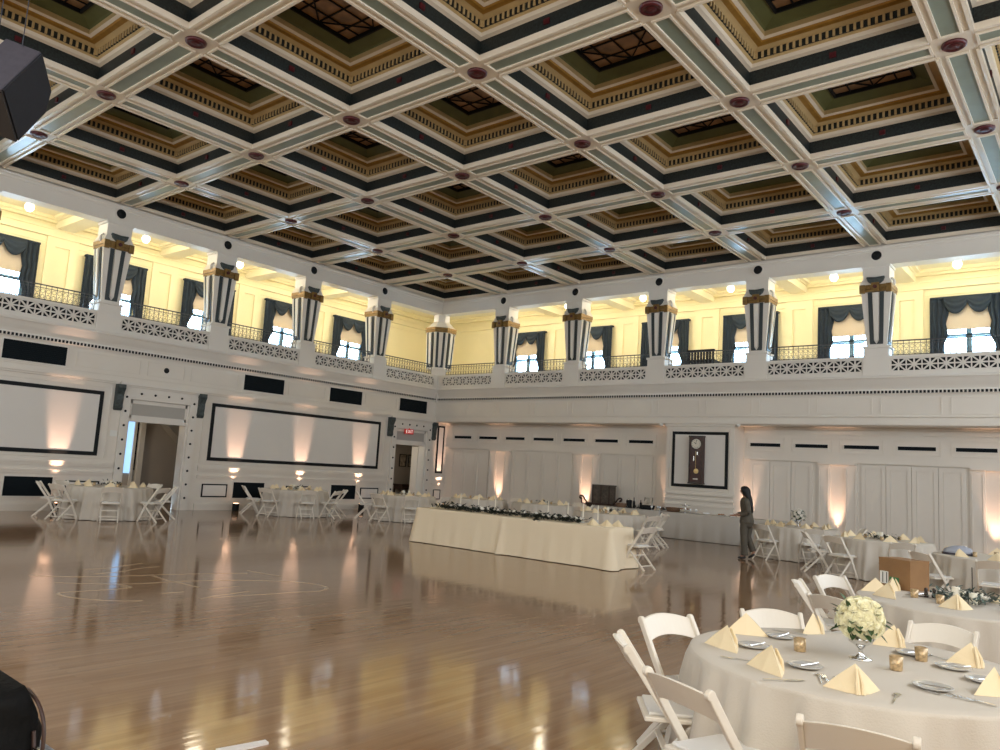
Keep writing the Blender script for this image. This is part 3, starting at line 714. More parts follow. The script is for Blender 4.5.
# little camera domes on the ledge line
for q, (x, lab) in enumerate(((9.95, 'left'), (12.45, 'right'))):
    m = MB(); m.lathe([(.055, 0), (.06, -.03), (.05, -.07), (.0, -.095)], 12, (x, -.06, 3.44)); tag(m.build('camera_dome', M['labelwhite'], smooth=True), 'little white security dome under the ledge, on the %s of the clock panel' % lab, 'security camera')

# walls behind the camera
W = MB(); W.box((26, -26, 0), (26.3, .95, 9.6)); struct(W.build('wall_right', M['paint']))
W = MB(); W.box((-.3, -26.3, 0), (26.3, -26, 9.6)); struct(W.build('wall_front', M['paint']))
W = MB(); W.box((26, -.0, 5.0), (26.3, GD+.3, 9.6)); W.box((-GD-.3, -26.3, 5), (-.3, -26, 9.6)); struct(W.build('wall_gallery_ends', M['gallery']))
W = MB(); W.box((-.52, -.11, 4.2), (.11, .52, 5.275)); struct(W.build('trim_corner_post', M['paint']))
# building across the street
t = thing('office_building', 'pale blue building seen through the gallery windows on the clock side', 'building', (14, 26, -2))
m = MB(); m.box((-26, 0, 0), (26, 6, 11.0)); m.build('facade', M['facade'], t)
for q in range(14):
    m = MB()
    for z in (6.2, 8.4): m.box((-25+q*3.6, -.05, z), (-23.2+q*3.6, .02, z+1.5))
    m.build('window_column', M['facadewin'], t)
# balcony objects
t = thing('gallery_bench', 'black slatted bench back showing above the clock-side gallery parapet', 'bench', (10.9, .62, 5.2))
m = MB()
for q in range(9): m.box((-.42+q*.1, -.02, .18), (-.36+q*.1, .02, .62))
m.box((-.46, -.025, .60), (.46, .025, .66)); m.box((-.46, -.025, .30), (.46, .025, .34)); m.build('slatted_back', M['black'], t)
m = MB(); m.box((-.46, 0, .28), (.46, .42, .32)); m.build('seat', M['black'], t)
for sx in (-.42, .42): m = MB(); m.box((sx-.02, -.02, 0), (sx+.02, .02, .2)); m.build('leg', M['black'], t); m = MB(); m.box((sx-.02, .38, 0), (sx+.02, .42, .3)); m.build('leg', M['black'], t)

# ------------------------------------------------------------------ uplights
ul = thing('uplight', 'uplight', 'uplight')
m = MB(); m.lathe([(.085, .0), (.10, .02), (.10, .20), (.09, .22)], 14); m.build('housing', M['black'], ul, smooth=False)
m = MB(); m.lathe([(.0, .226), (.08, .226), (.085, .215)], 14); m.build('lens', M['lens'], ul)
m = MB(); m.box((-.12, -.02, 0), (-.105, .02, .15)); m.box((.105, -.02, 0), (.12, .02, .15)); m.build('yoke', M['black'], ul)
UL = Kind(ul)
ups = [('left', 3.78, .16, 'left of the far doorway'), ('left', 6.28, .16, 'behind the second round table'), ('left', 8.72, .16, 'below the left end of the long framed panel'), ('left', 13.77, .16, 'behind the leftmost round table'),
       ('left', -.38, .16, 'in the corner under the narrow framed panel'),
       ('back', 2.87, RD-.14, 'between the first folding doors from the corner'), ('back', 6.75, RD-.14, 'behind the dark console with the wooden crate'), ('back', 9.93, RD-.14, 'left of the clock panel'),
       ('back', 12.47, RD-.14, 'right of the clock panel'), ('back', 15.0, RD-.14, 'in the pilaster right of the standing person'), ('back', 18.7, RD-.14, 'at the right edge of the photo'),]
for side, s_, off, lab in ups:
    wall_d = 0 if side == 'left' else RD
    d = wall_d-(.34 if side == 'left' else .22)
    p_ = wloc(side, s_, d, 0)
    UL.put(p_, 0, 'small black floor uplight '+lab, 'uplights along the walls')
    l = bpy.data.lights.new('uplight_beam', 'SPOT'); l.energy = 560 if side == 'left' else 230; l.color = (1.0, .60, .42); l.spot_size = math.radians(24 if side == 'left' else 34); l.spot_blend = .75; l.shadow_soft_size = .05
    o = bpy.data.objects.new('uplight_beam', l); COL.objects.link(o); o.location = (p_[0], p_[1], .26)
    tgt = Vector(wloc(side, s_, wall_d-.01, 1.95 if side == 'left' else 1.55)); o.rotation_euler = (tgt-o.location).to_track_quat('-Z', 'Y').to_euler()

# ------------------------------------------------------------------ folding chair
def make_chair():
    t = thing('folding_chair', 'chair', 'chair')
    for sg in (-1, 1):
        m = MB(); x = sg*.205
        pts = [(x, .20, 0), (x, .02, .38), (x, -.15, .62), (x, -.27, .80)]
        for a, b_ in zip(pts, pts[1:]):
            a = Vector(a); b_ = Vector(b_); e = (b_-a).normalized()*.005
            m.bar(a-(e if a.z > .01 else e*0), b_+e, .026, .045, up=(0, 1, 0))
        m.lathe([(.013, -.014), (.026, -.014), (.026, .014), (.013, .014)], 10, (x, -.273, .80), ax='x')
        m.build('side_rail', M['resin'], t, bevel=.006)
        m = MB(); x = sg*.175; m.bar((x, .10, .42), (x, -.30, 0), .022, .036, up=(0, 1, 0)); m.build('rear_leg', M['resin'], t, bevel=.005)
    m = MB(); vs = []; n = 12
    for zz, bow in ((0, 0), (1, 1)):
        for k in range(n+1):
            a = k/n*2-1; x = a*.192
            zt = .80+.028*(1-a*a) if zz else .675+.03*(1-a*a)
            y = -.19-(zt-.675)*.62-.035*(1-a*a)
            vs += [(x, y, zt), (x, y-.02, zt)]
    N = 2*(n+1); fs = []
    for k in range(n):
        a, b_ = 2*k, 2*k+2
        fs += [(a, b_, N+b_, N+a), (a+1, N+a+1, N+b_+1, b_+1), (a, a+1, b_+1, b_), (N+a, N+b_, N+b_+1, N+a+1)]
    fs += [(0, N, N+1, 1), (2*n, 2*n+1, N+2*n+1, N+2*n)]
    m.add(vs, fs); m.build('backrest', M['resin'], t, bevel=.003)
    m = MB(); m.prism([(-.19, -.17), (.19, -.17), (.2, .0), (.19, .19), (.15, .225), (-.15, .225), (-.19, .19), (-.2, .0)], .425, .450, axis='z')
    m.v = [(x, y, z) for x, y, z in m.v]
    m.build('seat', M['resin'], t, bevel=.006)
    m = MB(); m.prism([(-.165, -.145), (.165, -.145), (.17, .17), (.13, .20), (-.13, .20), (-.17, .17)], .450, .470, axis='z'); m.build('seat_pad', M['pad'], t, bevel=.008)
    m = MB(); m.bar((-.175, -.22, .085), (.175, -.22, .085), .03, .018); m.build('stretcher', M['resin'], t)
    m = MB(); m.bar((-.175, -.05, .27), (.175, -.05, .27), .03, .018); m.build('stretcher', M['resin'], t)
    m = MB(); m.bar((-.2, .15, .11), (.2, .15, .11), .018, .03); m.build('stretcher', M['resin'], t)
    return t
_c = make_chair(); _c.scale = (1, 1, .975); CH = Kind(_c)

# ------------------------------------------------------------------ table linen and tableware
def view_word(c, p):
    c = Vector((c[0], c[1], 0)); p = Vector((p[0], p[1], 0)); f = (c-Vector((CAM.x, CAM.y, 0))).normalized(); r = Vector((f.y, -f.x, 0)); d = p-c
    a = math.degrees(math.atan2(d.dot(r), -d.dot(f)))   # 0 front, 90 right
    return ['front', 'front right', 'right', 'back right', 'back', 'back left', 'left', 'front left'][int(round(a/45)) % 8]
def cloth_round(R, H, seed, flare=.09, mt='whitecloth', n=160):
    rnd = random.Random(seed); m = MB(); vs = [(0, 0, H)]
    ph = [rnd.random()*6.28 for _ in range(4)]
    def fold(a): return (.5*math.sin(a*17+ph[0])+.3*math.sin(a*29+ph[1])+.25*math.sin(a*41+ph[2])+.35*math.sin(a*7+ph[3]))
    rows = [(R*.3, H, 0), (R*.6, H, 0), (R*.9, H, 0), (R-.008, H-.0005, 0), (R+.002, H-.006, .03), (R+.006, H-.02, .08)]
    for k in range(1, 11): f = k/10; rows.append((R+.006+flare*f**.9, (H-.02)*(1-f)+.012*f, .10+.90*f**.6))
    for r, z, am in rows:
        for k in range(n):
            a = 2*PI*k/n; rr = r+am*.085*fold(a); vs.append((rr*math.cos(a), rr*math.sin(a), z))
    fs = [(0, 1+k, 1+(k+1) % n) for k in range(n)]
    for i in range(len(rows)-1):
        for k in range(n): fs.append((1+i*n+k, 1+i*n+(k+1) % n, 1+(i+1)*n+(k+1) % n, 1+(i+1)*n+k))
    m.add(vs, fs); return m
def cloth_rect(x0, x1, y0, y1, H, seed, seams=(), cf=.09):
    rnd = random.Random(seed); m = MB(); per = []; st_ = .05
    def side(p, q):
        L = (Vector(q)-Vector(p)).length; n = int(L/st_)
        for k in range(n): t = k/n; per.append((p[0]+(q[0]-p[0])*t, p[1]+(q[1]-p[1])*t))
    side((x0, y0), (x1, y0)); side((x1, y0), (x1, y1)); side((x1, y1), (x0, y1)); side((x0, y1), (x0, y0))
    cx, cy = (x0+x1)/2, (y0+y1)/2; n = len(per); vs = [(cx, cy, H)]
    ph = [rnd.random()*6 for _ in range(3)]
    rows = [(0, H, 0), (.003, H-.005, .1), (.008, H-.02, .2)]+[(.008+.07*(k/9), (H-.02)*(1-k/9)+.012*k/9, k/9) for k in range(1, 10)]
    for out, z, am in rows:
        acc = 0
        for i, (x, y) in enumerate(per):
            nx = -1 if x <= x0+1e-6 else (1 if x >= x1-1e-6 else 0); ny = -1 if y <= y0+1e-6 else (1 if y >= y1-1e-6 else 0)
            s_ = i*st_; fo = .012*(math.sin(s_*13+ph[0])+.6*math.sin(s_*23+ph[1])+.8*math.sin(s_*4.3+ph[2]))
            corner = min(abs(x-x0)+abs(y-y0), abs(x-x1)+abs(y-y0), abs(x-x1)+abs(y-y1), abs(x-x0)+abs(y-y1))
            fo += cf*math.exp(-(corner/.14)**2)
            for sx in seams: 
                if ny == -1: fo += .16*math.exp(-((x-sx)/.06)**2)-.04*math.exp(-((x-sx+.16)/.06)**2)
            ln = math.hypot(nx, ny) or 1
            vs.append((x+nx/ln*(out+am*fo), y+ny/ln*(out+am*fo), z))
    fs = [(0, 1+k, 1+(k+1) % n) for k in range(n)]
    for i in range(len(rows)-1):
        for k in range(n): fs.append((1+i*n+k, 1+i*n+(k+1) % n, 1+(i+1)*n+(k+1) % n, 1+(i+1)*n+k))
    m.add(vs, fs); return m
def make_napkin():
    m = MB()
    # standing pyramid: two wings swept back from a front crease, with a rolled edge down the middle
    V = [(0, -.062, 0), (-.135, .05, 0), (.135, .05, 0), (0, .0, .128), (0, .06, 0), (-.055, -.035, .0), (.055, -.035, .0), (-.018, -.045, .03), (.018, -.045, .03), (-.075, .03, .06), (.075, .03, .06), (0, -.028, .075)]
    F = [(0, 7, 11), (0, 11, 8), (0, 5, 7), (5, 9, 7), (5, 1, 9), (7, 9, 3), (7, 3, 11), (0, 8, 6), (6, 8, 10), (6, 10, 2), (8, 3, 10), (8, 11, 3), (1, 4, 3, 9), (2, 10, 3, 4), (0, 6, 2, 4), (0, 4, 1, 5)]
    m.add(V, F)
    m.tube([(-.01, -.062, .0), (-.012, -.055, .05), (-.004, -.028, .11)], [.012, .010, .004], 6); m.tube([(.014, -.060, .0), (.014, -.053, .05), (.004, -.026, .11)], [.011, .009, .004], 6)
    return tag(m.build('folded_napkin', M['napkin']), 'napkin', 'napkin')
NAP = Kind(make_napkin())
def make_plate():
    t = thing('bread_plate', 'plate', 'plate')
    m = MB(); m.lathe([(.0, .006), (.05, .006), (.06, .010), (.088, .018), (.092, .017), (.062, .004), (.04, 0), (0, 0)], 28); m.build('dish', M['plate'], t, smooth=True)
    m = MB(); m.tube([(-.03, -.01, .014), (.05, .0, .02), (.085, .01, .024)], .0035, 6); m.prism([(-.09, -.018), (-.03, -.016), (-.03, -.004), (-.09, -.008)], .012, .015, axis='z'); m.build('butter_knife', M['silver'], t)
    return t
PL = Kind(make_plate())
def make_fork():
    m = MB(); m.bar((0, -.1, .004), (0, .04, .006), .009, .003); m.prism([(-.011, .04), (.011, .04), (.012, .06), (-.012, .06)], .003, .006, axis='z')
    for x in (-.009, -.003, .003, .009): m.bar((x, .06, .005), (x, .1, .008), .003, .002)
    return tag(m.build('fork', M['silver']), 'fork', 'fork')
def make_spoon():
    m = MB(); m.bar((0, -.1, .004), (0, .045, .006), .008, .003); m.lathe([(.0, .001), (.012, .003), (.018, .008)], 12, (0, .066, 0)); m.v = [(x, y if y < .046 else .066+(y-.066)*1.5, z) for x, y, z in m.v]
    return tag(m.build('spoon', M['silver'], smooth=False), 'spoon', 'spoon')
def make_knife():
    m = MB(); m.bar((0, -.11, .005), (0, -.01, .005), .014, .008); m.prism([(-.008, -.01), (.009, -.01), (.009, .08), (.003, .11), (-.008, .10)], .003, .006, axis='z')
    return tag(m.build('table_knife', M['silver']), 'knife', 'knife')
FK = Kind(make_fork()); SP = Kind(make_spoon()); KN = Kind(make_knife())
def make_votive():
    t = thing('votive_holder', 'votive', 'candle holder')
    m = MB(); m.lathe([(0, .0), (.030, .0), (.032, .004), (.035, .075), (.032, .075), (.029, .01), (0, .008)], 18); m.build('cup', M['amber'], t, smooth=True)
    m = MB(); m.lathe([(0, .035), (.018, .035), (.018, .012), (0, .012)], 10); m.build('tealight', M['candle'], t)
    return t
VO = Kind(make_votive())
def rose_mesh():
    m = MB()
    for ring, (n, r, h, tilt) in enumerate(((5, .034, .030, .75), (5, .026, .034, .45), (4, .017, .036, .2), (3, .009, .036, .05))):
        for k in range(n):
            a = 2*PI*k/n+ring*.6; vs = []
            for i in range(4):
                for j in range(5):
                    u = i/3; v = (j-2)/2*.75
                    rr = r*(.35+.65*u)+tilt*.012*u*u; aa = a+v*(2*PI/n*.62)
                    z = h*(u*1.0)-.006*v*v*u-(.010*tilt*u*u)
                    vs.append((rr*math.cos(aa), rr*math.sin(aa), z-.012))
            m.add(vs, [(i*5+j, i*5+j+1, (i+1)*5+j+1, (i+1)*5+j) for i in range(3) for j in range(4)])
    m.lathe([(0, -.014), (.02, -.010), (.024, .0), (.018, .012), (0, .018)], 8)
    return m
def leaf_verts(m, p, d, up, L, w_):
    d = Vector(d).normalized(); s_ = d.cross(Vector(up)); s_ = s_.normalized() if s_.length > .01 else Vector((1, 0, 0)); u = s_.cross(d); p = Vector(p)
    vs = [p, p+d*L*.35+s_*w_/2+u*.1*w_, p+d*L*.7+s_*w_*.4, p+d*L-u*.1*L, p+d*L*.7-s_*w_*.4, p+d*L*.35-s_*w_/2+u*.1*w_, p+d*L*.5-u*.12*w_]
    m.add(vs, [(0, 1, 6), (1, 2, 6), (2, 3, 6), (3, 4, 6), (4, 5, 6), (5, 0, 6)])
def bouquet(loc, label, scale=1, petal='petal', nr=46, seed=1, simple=False):
    rnd = random.Random(seed)
    t = thing('flower_centerpiece', label, 'flowers', loc); t.scale = (scale,)*3
    m = MB(); m.lathe([(0, 0), (.06, 0), (.062, .006), (.03, .014), (.014, .03), (.012, .055), (.03, .075), (.062, .095), (.072, .125), (.068, .125), (.05, .10), (0, .09)], 24); m.build('compote_bowl', M['silver'], t, smooth=True)
    C = Vector((0, 0, .215)); R_ = .118
    m = MB(); m.lathe([(0, -.085), (.07, -.06), (.092, 0), (.07, .06), (0, .085)], 12, tuple(C)); m.build('moss_core', M['leaf'], t, smooth=True)
    rm = rose_mesh(); first = None
    for k in range(nr):
        z = 1-1.55*(k+.5)/nr; a = k*2.39996; q = math.sqrt(max(0, 1-z*z)); d = Vector((q*math.cos(a), q*math.sin(a), z))
        if first is None: o = rm.build('rose', M[petal], t, smooth=True, recalc=False); first = o
        else: o = first.copy(); COL.objects.link(o)
        o.location = C+d*R_*rnd.uniform(.9, 1.04); o.scale = (rnd.uniform(.72, .95),)*3
        o.rotation_euler = (d+Vector((rnd.uniform(-.2, .2), rnd.uniform(-.2, .2), 0))).to_track_quat('Z', 'Y').to_euler()
    m = MB()
    for k in range(34):
        z = rnd.uniform(-.65, .75); a = rnd.random()*6.283; q = math.sqrt(1-z*z); d = Vector((q*math.cos(a), q*math.sin(a), z))
        leaf_verts(m, C+d*R_*.8, d+Vector((rnd.uniform(-.5, .5), rnd.uniform(-.5, .5), rnd.uniform(-.4, .2))), (0, 0, 1), rnd.uniform(.06, .095), rnd.uniform(.03, .045))
    m.build('leaves', M['leaf'], t, recalc=False)
    return t
def foliage_mb(pts, n, L, W_, seed, spread=.06, rise=.06):
    rnd = random.Random(seed); m = MB()
    for k in range(n):
        p = Vector(rnd.choice(pts))+Vector((rnd.gauss(0, spread), rnd.gauss(0, spread), abs(rnd.gauss(0, rise))))
        a = rnd.random()*6.283; leaf_verts(m, p, (math.cos(a), math.sin(a), rnd.uniform(-.1, 1.1)), (0, 0, 1), L*rnd.uniform(.6, 1.3), W_*rnd.uniform(.7, 1.2))
    return m
def greenery(loc, label, seed, leafm='garland', n=170, rad=.20, candles=3, flowers=3):
    rnd = random.Random(seed); t = thing('greenery_centerpiece', label, 'centerpiece', loc)
    pts = [(rad*math.cos(a)*q, rad*math.sin(a)*q, .015) for a in [k*.42 for k in range(15)] for q in (.3, .7, 1)]
    foliage_mb(pts, n, .075, .028, seed, .035, .035).build('foliage', M[leafm], t, recalc=False)
    for k in range(candles):
        a = k*2*PI/max(candles, 1)+.6; m = MB(); h = rnd.uniform(.09, .15)
        m.lathe([(0, .002), (.034, .002), (.035, h-.004), (.031, h), (0, h-.006)], 14, (.10*math.cos(a), .10*math.sin(a), 0)); m.build('pillar_candle', M['candle'], t)
    for k in range(flowers):
        a = k*2*PI/max(flowers, 1)+1.7; o = rose_mesh().build('rose', M['whitepetal'], t, smooth=True, recalc=False)
        o.location = (.15*math.cos(a), .15*math.sin(a), .055); o.scale = (1.1, 1.1, 1.1)
    return t

def table_round(c, seed, name_phrase, mt='whitecloth', R=.915):
    x, y = c
    t = thing('round_table', 'round banquet table under the cloth, '+name_phrase, 'table', (x, y, 0))
    m = MB(); m.lathe([(0, .715), (R-.01, .715), (R-.004, .73), (R-.01, .745), (0, .745)], 48); m.build('tabletop', M['brownwood'], t)
    for sx, sy in ((1, 1), (1, -1), (-1, 1), (-1, -1)):
        m = MB(); m.tube([(sx*.45, sy*.45, 0), (sx*.45, sy*.45, .715)], .016, 8); m.build('leg', M['silver'], t)
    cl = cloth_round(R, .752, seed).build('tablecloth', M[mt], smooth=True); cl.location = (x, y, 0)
    tag(cl, 'floor-length white tablecloth on '+name_phrase, 'tablecloth')
def chairs_round(c, angles, name_phrase, group, r=1.23, jit=True, seed=0):
    rnd = random.Random(seed+5)
    for a in angles:
        q = r+rnd.uniform(-.04, .05); a2 = math.radians(a+rnd.uniform(-3, 3)); p = (c[0]+q*math.cos(a2), c[1]+q*math.sin(a2), 0)
        CH.put(p, a2+PI/2+rnd.uniform(-.06, .06), 'white folding chair, %s of %s' % (view_word(c, p), name_phrase), group)
def napkins_round(c, angles, name_phrase, group, H=.753, rr=.70, seed=0):
    rnd = random.Random(seed+9)
    for a in angles:
        a2 = math.radians(a+rnd.uniform(-2, 2)); p = (c[0]+rr*math.cos(a2), c[1]+rr*math.sin(a2), H)
        NAP.put(p, a2+PI/2+rnd.uniform(-.3, .3)+(PI if rnd.random() < .5 else 0), 'folded ivory napkin, %s of %s' % (view_word(c, p), name_phrase), group)

# far and middle tables: (centre, phrase, napkin phase, chair angles)
def viewang(c): return math.degrees(math.atan2(CAM.y-c[1], CAM.x-c[0]))
TABLES = [
    ((2.16, -13.30), 'the leftmost table by the near doorway', 'greenery', [0, 45, 90, 135, -45, -90, -135], 0, 'w'),
    ((1.95, -7.75), 'the table under the long framed panel', 'greenery', [0, 45, 90, -45, -90], 12, 'w'),
    ((4.15, -5.35), 'the table by the far doorway', 'greenery', [0, -45, -90, 45], 10, 'w'),
    ((5.35, -3.35), 'the table behind the far-doorway table', 'none', [45, 90], 40, 'w'),
    ((7.45, -2.75), 'the table behind the head table tapers', 'vase', [90, 135], 0, 'w'),
    ((10.75, -4.35), 'the table between head table and console', 'greenery', [45, 90], 12, 'w'),
    ((15.05, -2.75), 'the table right of the standing person', 'flowers', [0, -45, 90], 12, 'w'),
    ((17.35, -4.75), 'the table left of the cardboard box', 'flowers2', [0, -45, -90, 45], 12, 'w'),
    ((19.55, -7.0), 'the right-edge table behind the cardboard box', 'none', [-45, 0, 135], 0, 'w'),
]
for idx, (c, ph, cen, ca, off, mt_) in enumerate(TABLES):
    table_round(c, 20+idx, ph)
    va = viewang(c); grp = 'chairs at '+ph
    chairs_round(c, [va+a+off for a in ca], ph, grp, seed=idx)
    napkins_round(c, [va+a+off for a in range(0, 360, 45)], ph, 'napkins on '+ph, seed=idx)
    if cen == 'greenery': greenery((*c, .753), 'low dark greenery centerpiece with white roses on '+ph, 60+idx, n=110)
    if cen == 'vase': greenery((*c, .753), 'low greenery centerpiece with dark blooms on '+ph, 60+idx, n=80, candles=1)
    if cen == 'flowers': bouquet((*c, .753), 'round white rose bouquet on '+ph, 1.25, 'whitepetal', 30, seed=idx)
    if cen == 'flowers2': greenery((c[0], c[1], .753), 'low dark greenery centerpiece with white roses on '+ph, 60+idx, n=140, rad=.28, flowers=4)
    for q in range(3):
        a = q*2.1+idx; p = (c[0]+.36*math.cos(a), c[1]+.36*math.sin(a), .753)
        VO.put(p, 0, 'amber votive holder, %s centre of %s' % (view_word(c, p), ph), 'votives on '+ph)

# ------------------------------------------------------------------ near table
N = (19.97, -17.12); NP = 'the nearest round table'
table_round(N, 3, NP)
grp = 'chairs at the nearest table'
def chair_at(bx_, by_, fx, fy, lab, group):
    L = math.hypot(fx, fy); fx /= L; fy /= L
    CH.put((bx_+.27*fx, by_+.27*fy, 0), math.atan2(fy, fx)-PI/2, lab, group)
chair_at(18.76, -17.05, .915, -.40, 'white folding chair at the left of the nearest table, farthest of the three there', grp)
chair_at(18.93, -17.90, .85, .60, 'white folding chair at the left of the nearest table, between two others', grp)
chair_at(19.53, -18.47, .37, .93, 'white folding chair at the front left of the nearest table, its back to the camera', grp)
chair_at(20.31, -18.54, -.16, .99, 'white folding chair whose backrest top shows at the bottom edge of the photo', grp)
chair_at(19.14, -16.16, .55, -.80, 'white folding chair behind the left napkins of the nearest table', grp)
chair_at(20.14, -15.62, -.1, -1, 'white folding chair behind the nearest table, right of the white flowers', grp)
naps = [((19.24, -16.90), 'at the back left, behind its neighbour'), ((19.33, -17.42), 'at the far left edge'), ((19.70, -17.74), 'at the front left, beside the fork pair'), ((19.52, -16.45), 'at the back, left of the flowers'),
        ((20.12, -17.80), 'at the front edge, directly before the flowers'), ((20.00, -16.42), 'just behind and right of the flowers'), ((20.44, -16.62), 'at the right, behind the big silver plate'), ((20.62, -17.25), 'at the right edge of the photo')]
for (x, y), lab in naps:
    NAP.put((x, y, .753), math.radians([205, 155, 150, 100, 35, 60, 50, 80][[n_[0] for n_ in naps].index((x, y))]), 'folded ivory napkin on the nearest table, '+lab, 'napkins on the nearest table')
for (x, y), rz, lab in (((19.44, -16.84), 1.2, 'back left between two napkins'), ((19.43, -17.27), 1.0, 'left, second from the edge'), ((19.80, -17.52), .9, 'behind the front-left napkin'), ((20.14, -16.62), .6, 'right of the flowers'),
                        ((20.38, -16.82), .3, 'before the right-hand napkin'), ((20.38, -17.42), -.4, 'front right beside the crossed knives'), ((20.55, -17.02), .5, 'behind the rightmost napkin')):
    PL.put((x, y, .753), rz, 'small silver bread plate on the nearest table, '+lab, 'bread plates on the nearest table')
for (x, y), lab in (((19.65, -17.13), 'left of the flowers'), ((20.16, -17.14), 'front right of the flowers'), ((20.21, -16.75), 'right of the flowers, the farther one')):
    VO.put((x, y, .753), 0, 'amber glass votive holder on the nearest table, '+lab, 'votives on the nearest table')
fk = [((19.97, -17.72), .5, 'left of the front napkin'), ((19.50, -17.66), 1.9, 'beside the front-left napkin'), ((20.47, -17.52), 1.5, 'by the front-right plate')]
for (x, y), rz, lab in fk: FK.put((x, y, .753), rz, 'silver fork on the nearest table, '+lab, 'forks on the nearest table')
for (x, y), rz, lab in (((19.93, -17.70), .35, 'in the bundle left of the front napkin'), ((20.29, -17.78), .1, 'right of the front napkin'), ((20.27, -16.58), 1.2, 'by the back-right napkin')):
    SP.put((x, y, .753), rz, 'silver spoon on the nearest table, '+lab, 'spoons on the nearest table')
for (x, y), rz, lab in (((20.03, -17.69), .6, 'in the bundle left of the front napkin'), ((20.55, -17.50), 1.25, 'slanting from the front-right plate'), ((19.82, -17.90), -.75, 'before the front-left napkin'), ((19.42, -16.62), 1.7, 'near the back-left napkins')):
    KN.put((x, y, .753), rz, 'silver table knife on the nearest table, '+lab, 'knives on the nearest table')
bouquet((19.955, -17.03, .753), 'ball of cream-white roses in a silver compote on the nearest table', 1.0, 'petal', 66, seed=3)

# ------------------------------------------------------------------ second table with the cardboard box
S2 = (20.05, -13.72); SPH = 'the cardboard-box table'
table_round(S2, 4, SPH)
chair_at(18.68, -14.10, .93, .22, 'white folding chair left of the cardboard-box table, seen edge-on', 'chairs at the cardboard-box table')
chair_at(18.74, -13.29, .89, -.45, 'white folding chair left of the cardboard-box table, farthest of three', 'chairs at the cardboard-box table')
chair_at(19.19, -14.88, .30, .95, 'white folding chair at the front left of the cardboard-box table', 'chairs at the cardboard-box table')
for (x, y), rz, lab in (((19.27, -13.70), 3.5, 'at the far left edge'), ((19.36, -13.42), 1.9, 'leaning before the box'), ((19.45, -14.02), 2.6, 'at the front left'), ((20.02, -14.18), .4, 'before the greenery'), ((20.30, -13.35), .8, 'at the right behind the greenery')):
    NAP.put((x, y, .753), rz, 'folded ivory napkin on the cardboard-box table, '+lab, 'napkins on the cardboard-box table')
greenery((20.02, -13.62, .753), 'silvery eucalyptus centerpiece with white candles on the cardboard-box table', 91, 'eucalyptus', 260, .26, 4, 3)
for (x, y), lab in (((19.62, -13.78), 'left of the greenery'), ((19.86, -13.98), 'in front of the greenery'), ((20.35, -13.95), 'right of the greenery')):
    VO.put((x, y, .753), 0, 'amber votive holder on the cardboard-box table, '+lab, 'votives on the cardboard-box table')
PL.put((20.42, -14.12, .753), .2, 'small silver plate on the cardboard-box table at the right edge', 'plates on the cardboard-box table')
PL.put((19.62, -13.60, .753), .9, 'small silver plate on the cardboard-box table before the box', 'plates on the cardboard-box table')
t = thing('salt_shakers', 'pair of dark little shakers beside the cardboard box', 'shakers', (19.72, -13.62, .753))
for dx in (-.03, .03):
    m = MB(); m.lathe([(0, 0), (.02, 0), (.022, .01), (.014, .05), (.017, .07), (.012, .085), (0, .088)], 12, (dx, dx*.6, 0)); m.build('shaker', M['darkwood'], t, smooth=True)
m = MB(); m.tube([(0, 0, .0), (0, 0, .30)], .004, 6); m.lathe([(0, 0), (.04, 0), (.035, .006), (0, .008)], 14)
o = m.build('number_stand', M['black']); o.location = (20.03, -13.40, .753); tag(o, 'thin black stand rising from the cardboard-box table greenery', 'stand')
# cardboard box
t = thing('cardboard_box', 'brown cardboard box standing on the second table', 'box', (19.41, -13.16, .753), math.radians(-27.6)); t.scale = (.9, .9, .93)
m = MB(); m.box((-.20, -.15, 0), (.20, .15, .31)); m.build('carton', M['card'], t, bevel=.004)
m = MB(); m.box((-.20, -.152, .30), (.20, .152, .314)); m.box((-.202, -.153, .24), (.202, -.149, .245)); m.build('flaps', M['card'], t)
m = MB(); m.box((-.185, -.1535, .04), (-.075, -.150, .17)); m.build('white_label', M['labelwhite'], t)
m = MB(); m.box((-.06, -.1535, .04), (.06, -.150, .12)); m.build('green_label', M['labelgreen'], t)
m = MB(); m.box((-.15, -.1545, .05), (-.14, -.151, .16)); m.box((-.10, -.1545, .05), (-.09, -.151, .16)); m.build('label_stripes', M['black'], t)

# ------------------------------------------------------------------ head table
HX0, HX1, HY0, HY1 = 8.86, 13.86, -9.52, -8.72
t = thing('head_table', 'long head table under the floor-length ivory cloth in the middle of the hall', 'table', (11.36, -9.12, 0))
m = MB(); m.box((-2.46, -.36, .715), (2.46, .36, .745)); m.build('tabletop', M['brownwood'], t)
for sx in (-2.3, -.1, .1, 2.3):
    for sy in (-.3, .3): m = MB(); m.tube([(sx, sy, 0), (sx, sy, .715)], .016, 8); m.build('leg', M['silver'], t)
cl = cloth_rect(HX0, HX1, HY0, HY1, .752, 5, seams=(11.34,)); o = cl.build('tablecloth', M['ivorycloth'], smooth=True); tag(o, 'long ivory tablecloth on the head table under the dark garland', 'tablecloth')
t = thing('garland', 'long dark leafy garland with white roses along the head table', 'garland', (11.2, -9.2, .755))
pts = [(-2.0+.05*k, .05*math.sin(k*.7), .01) for k in range(76)]
foliage_mb(pts, 1100, .10, .045, 41, .055, .045).build('foliage', M['garland'], t, recalc=False)
foliage_mb([(.95, -.28, -.0), (1.0, -.30, -.03)], 26, .09, .04, 42, .03, .01).build('trailing_sprig', M['garland'], t, recalc=False)
rm = rose_mesh(); first = None; rnd = random.Random(12)
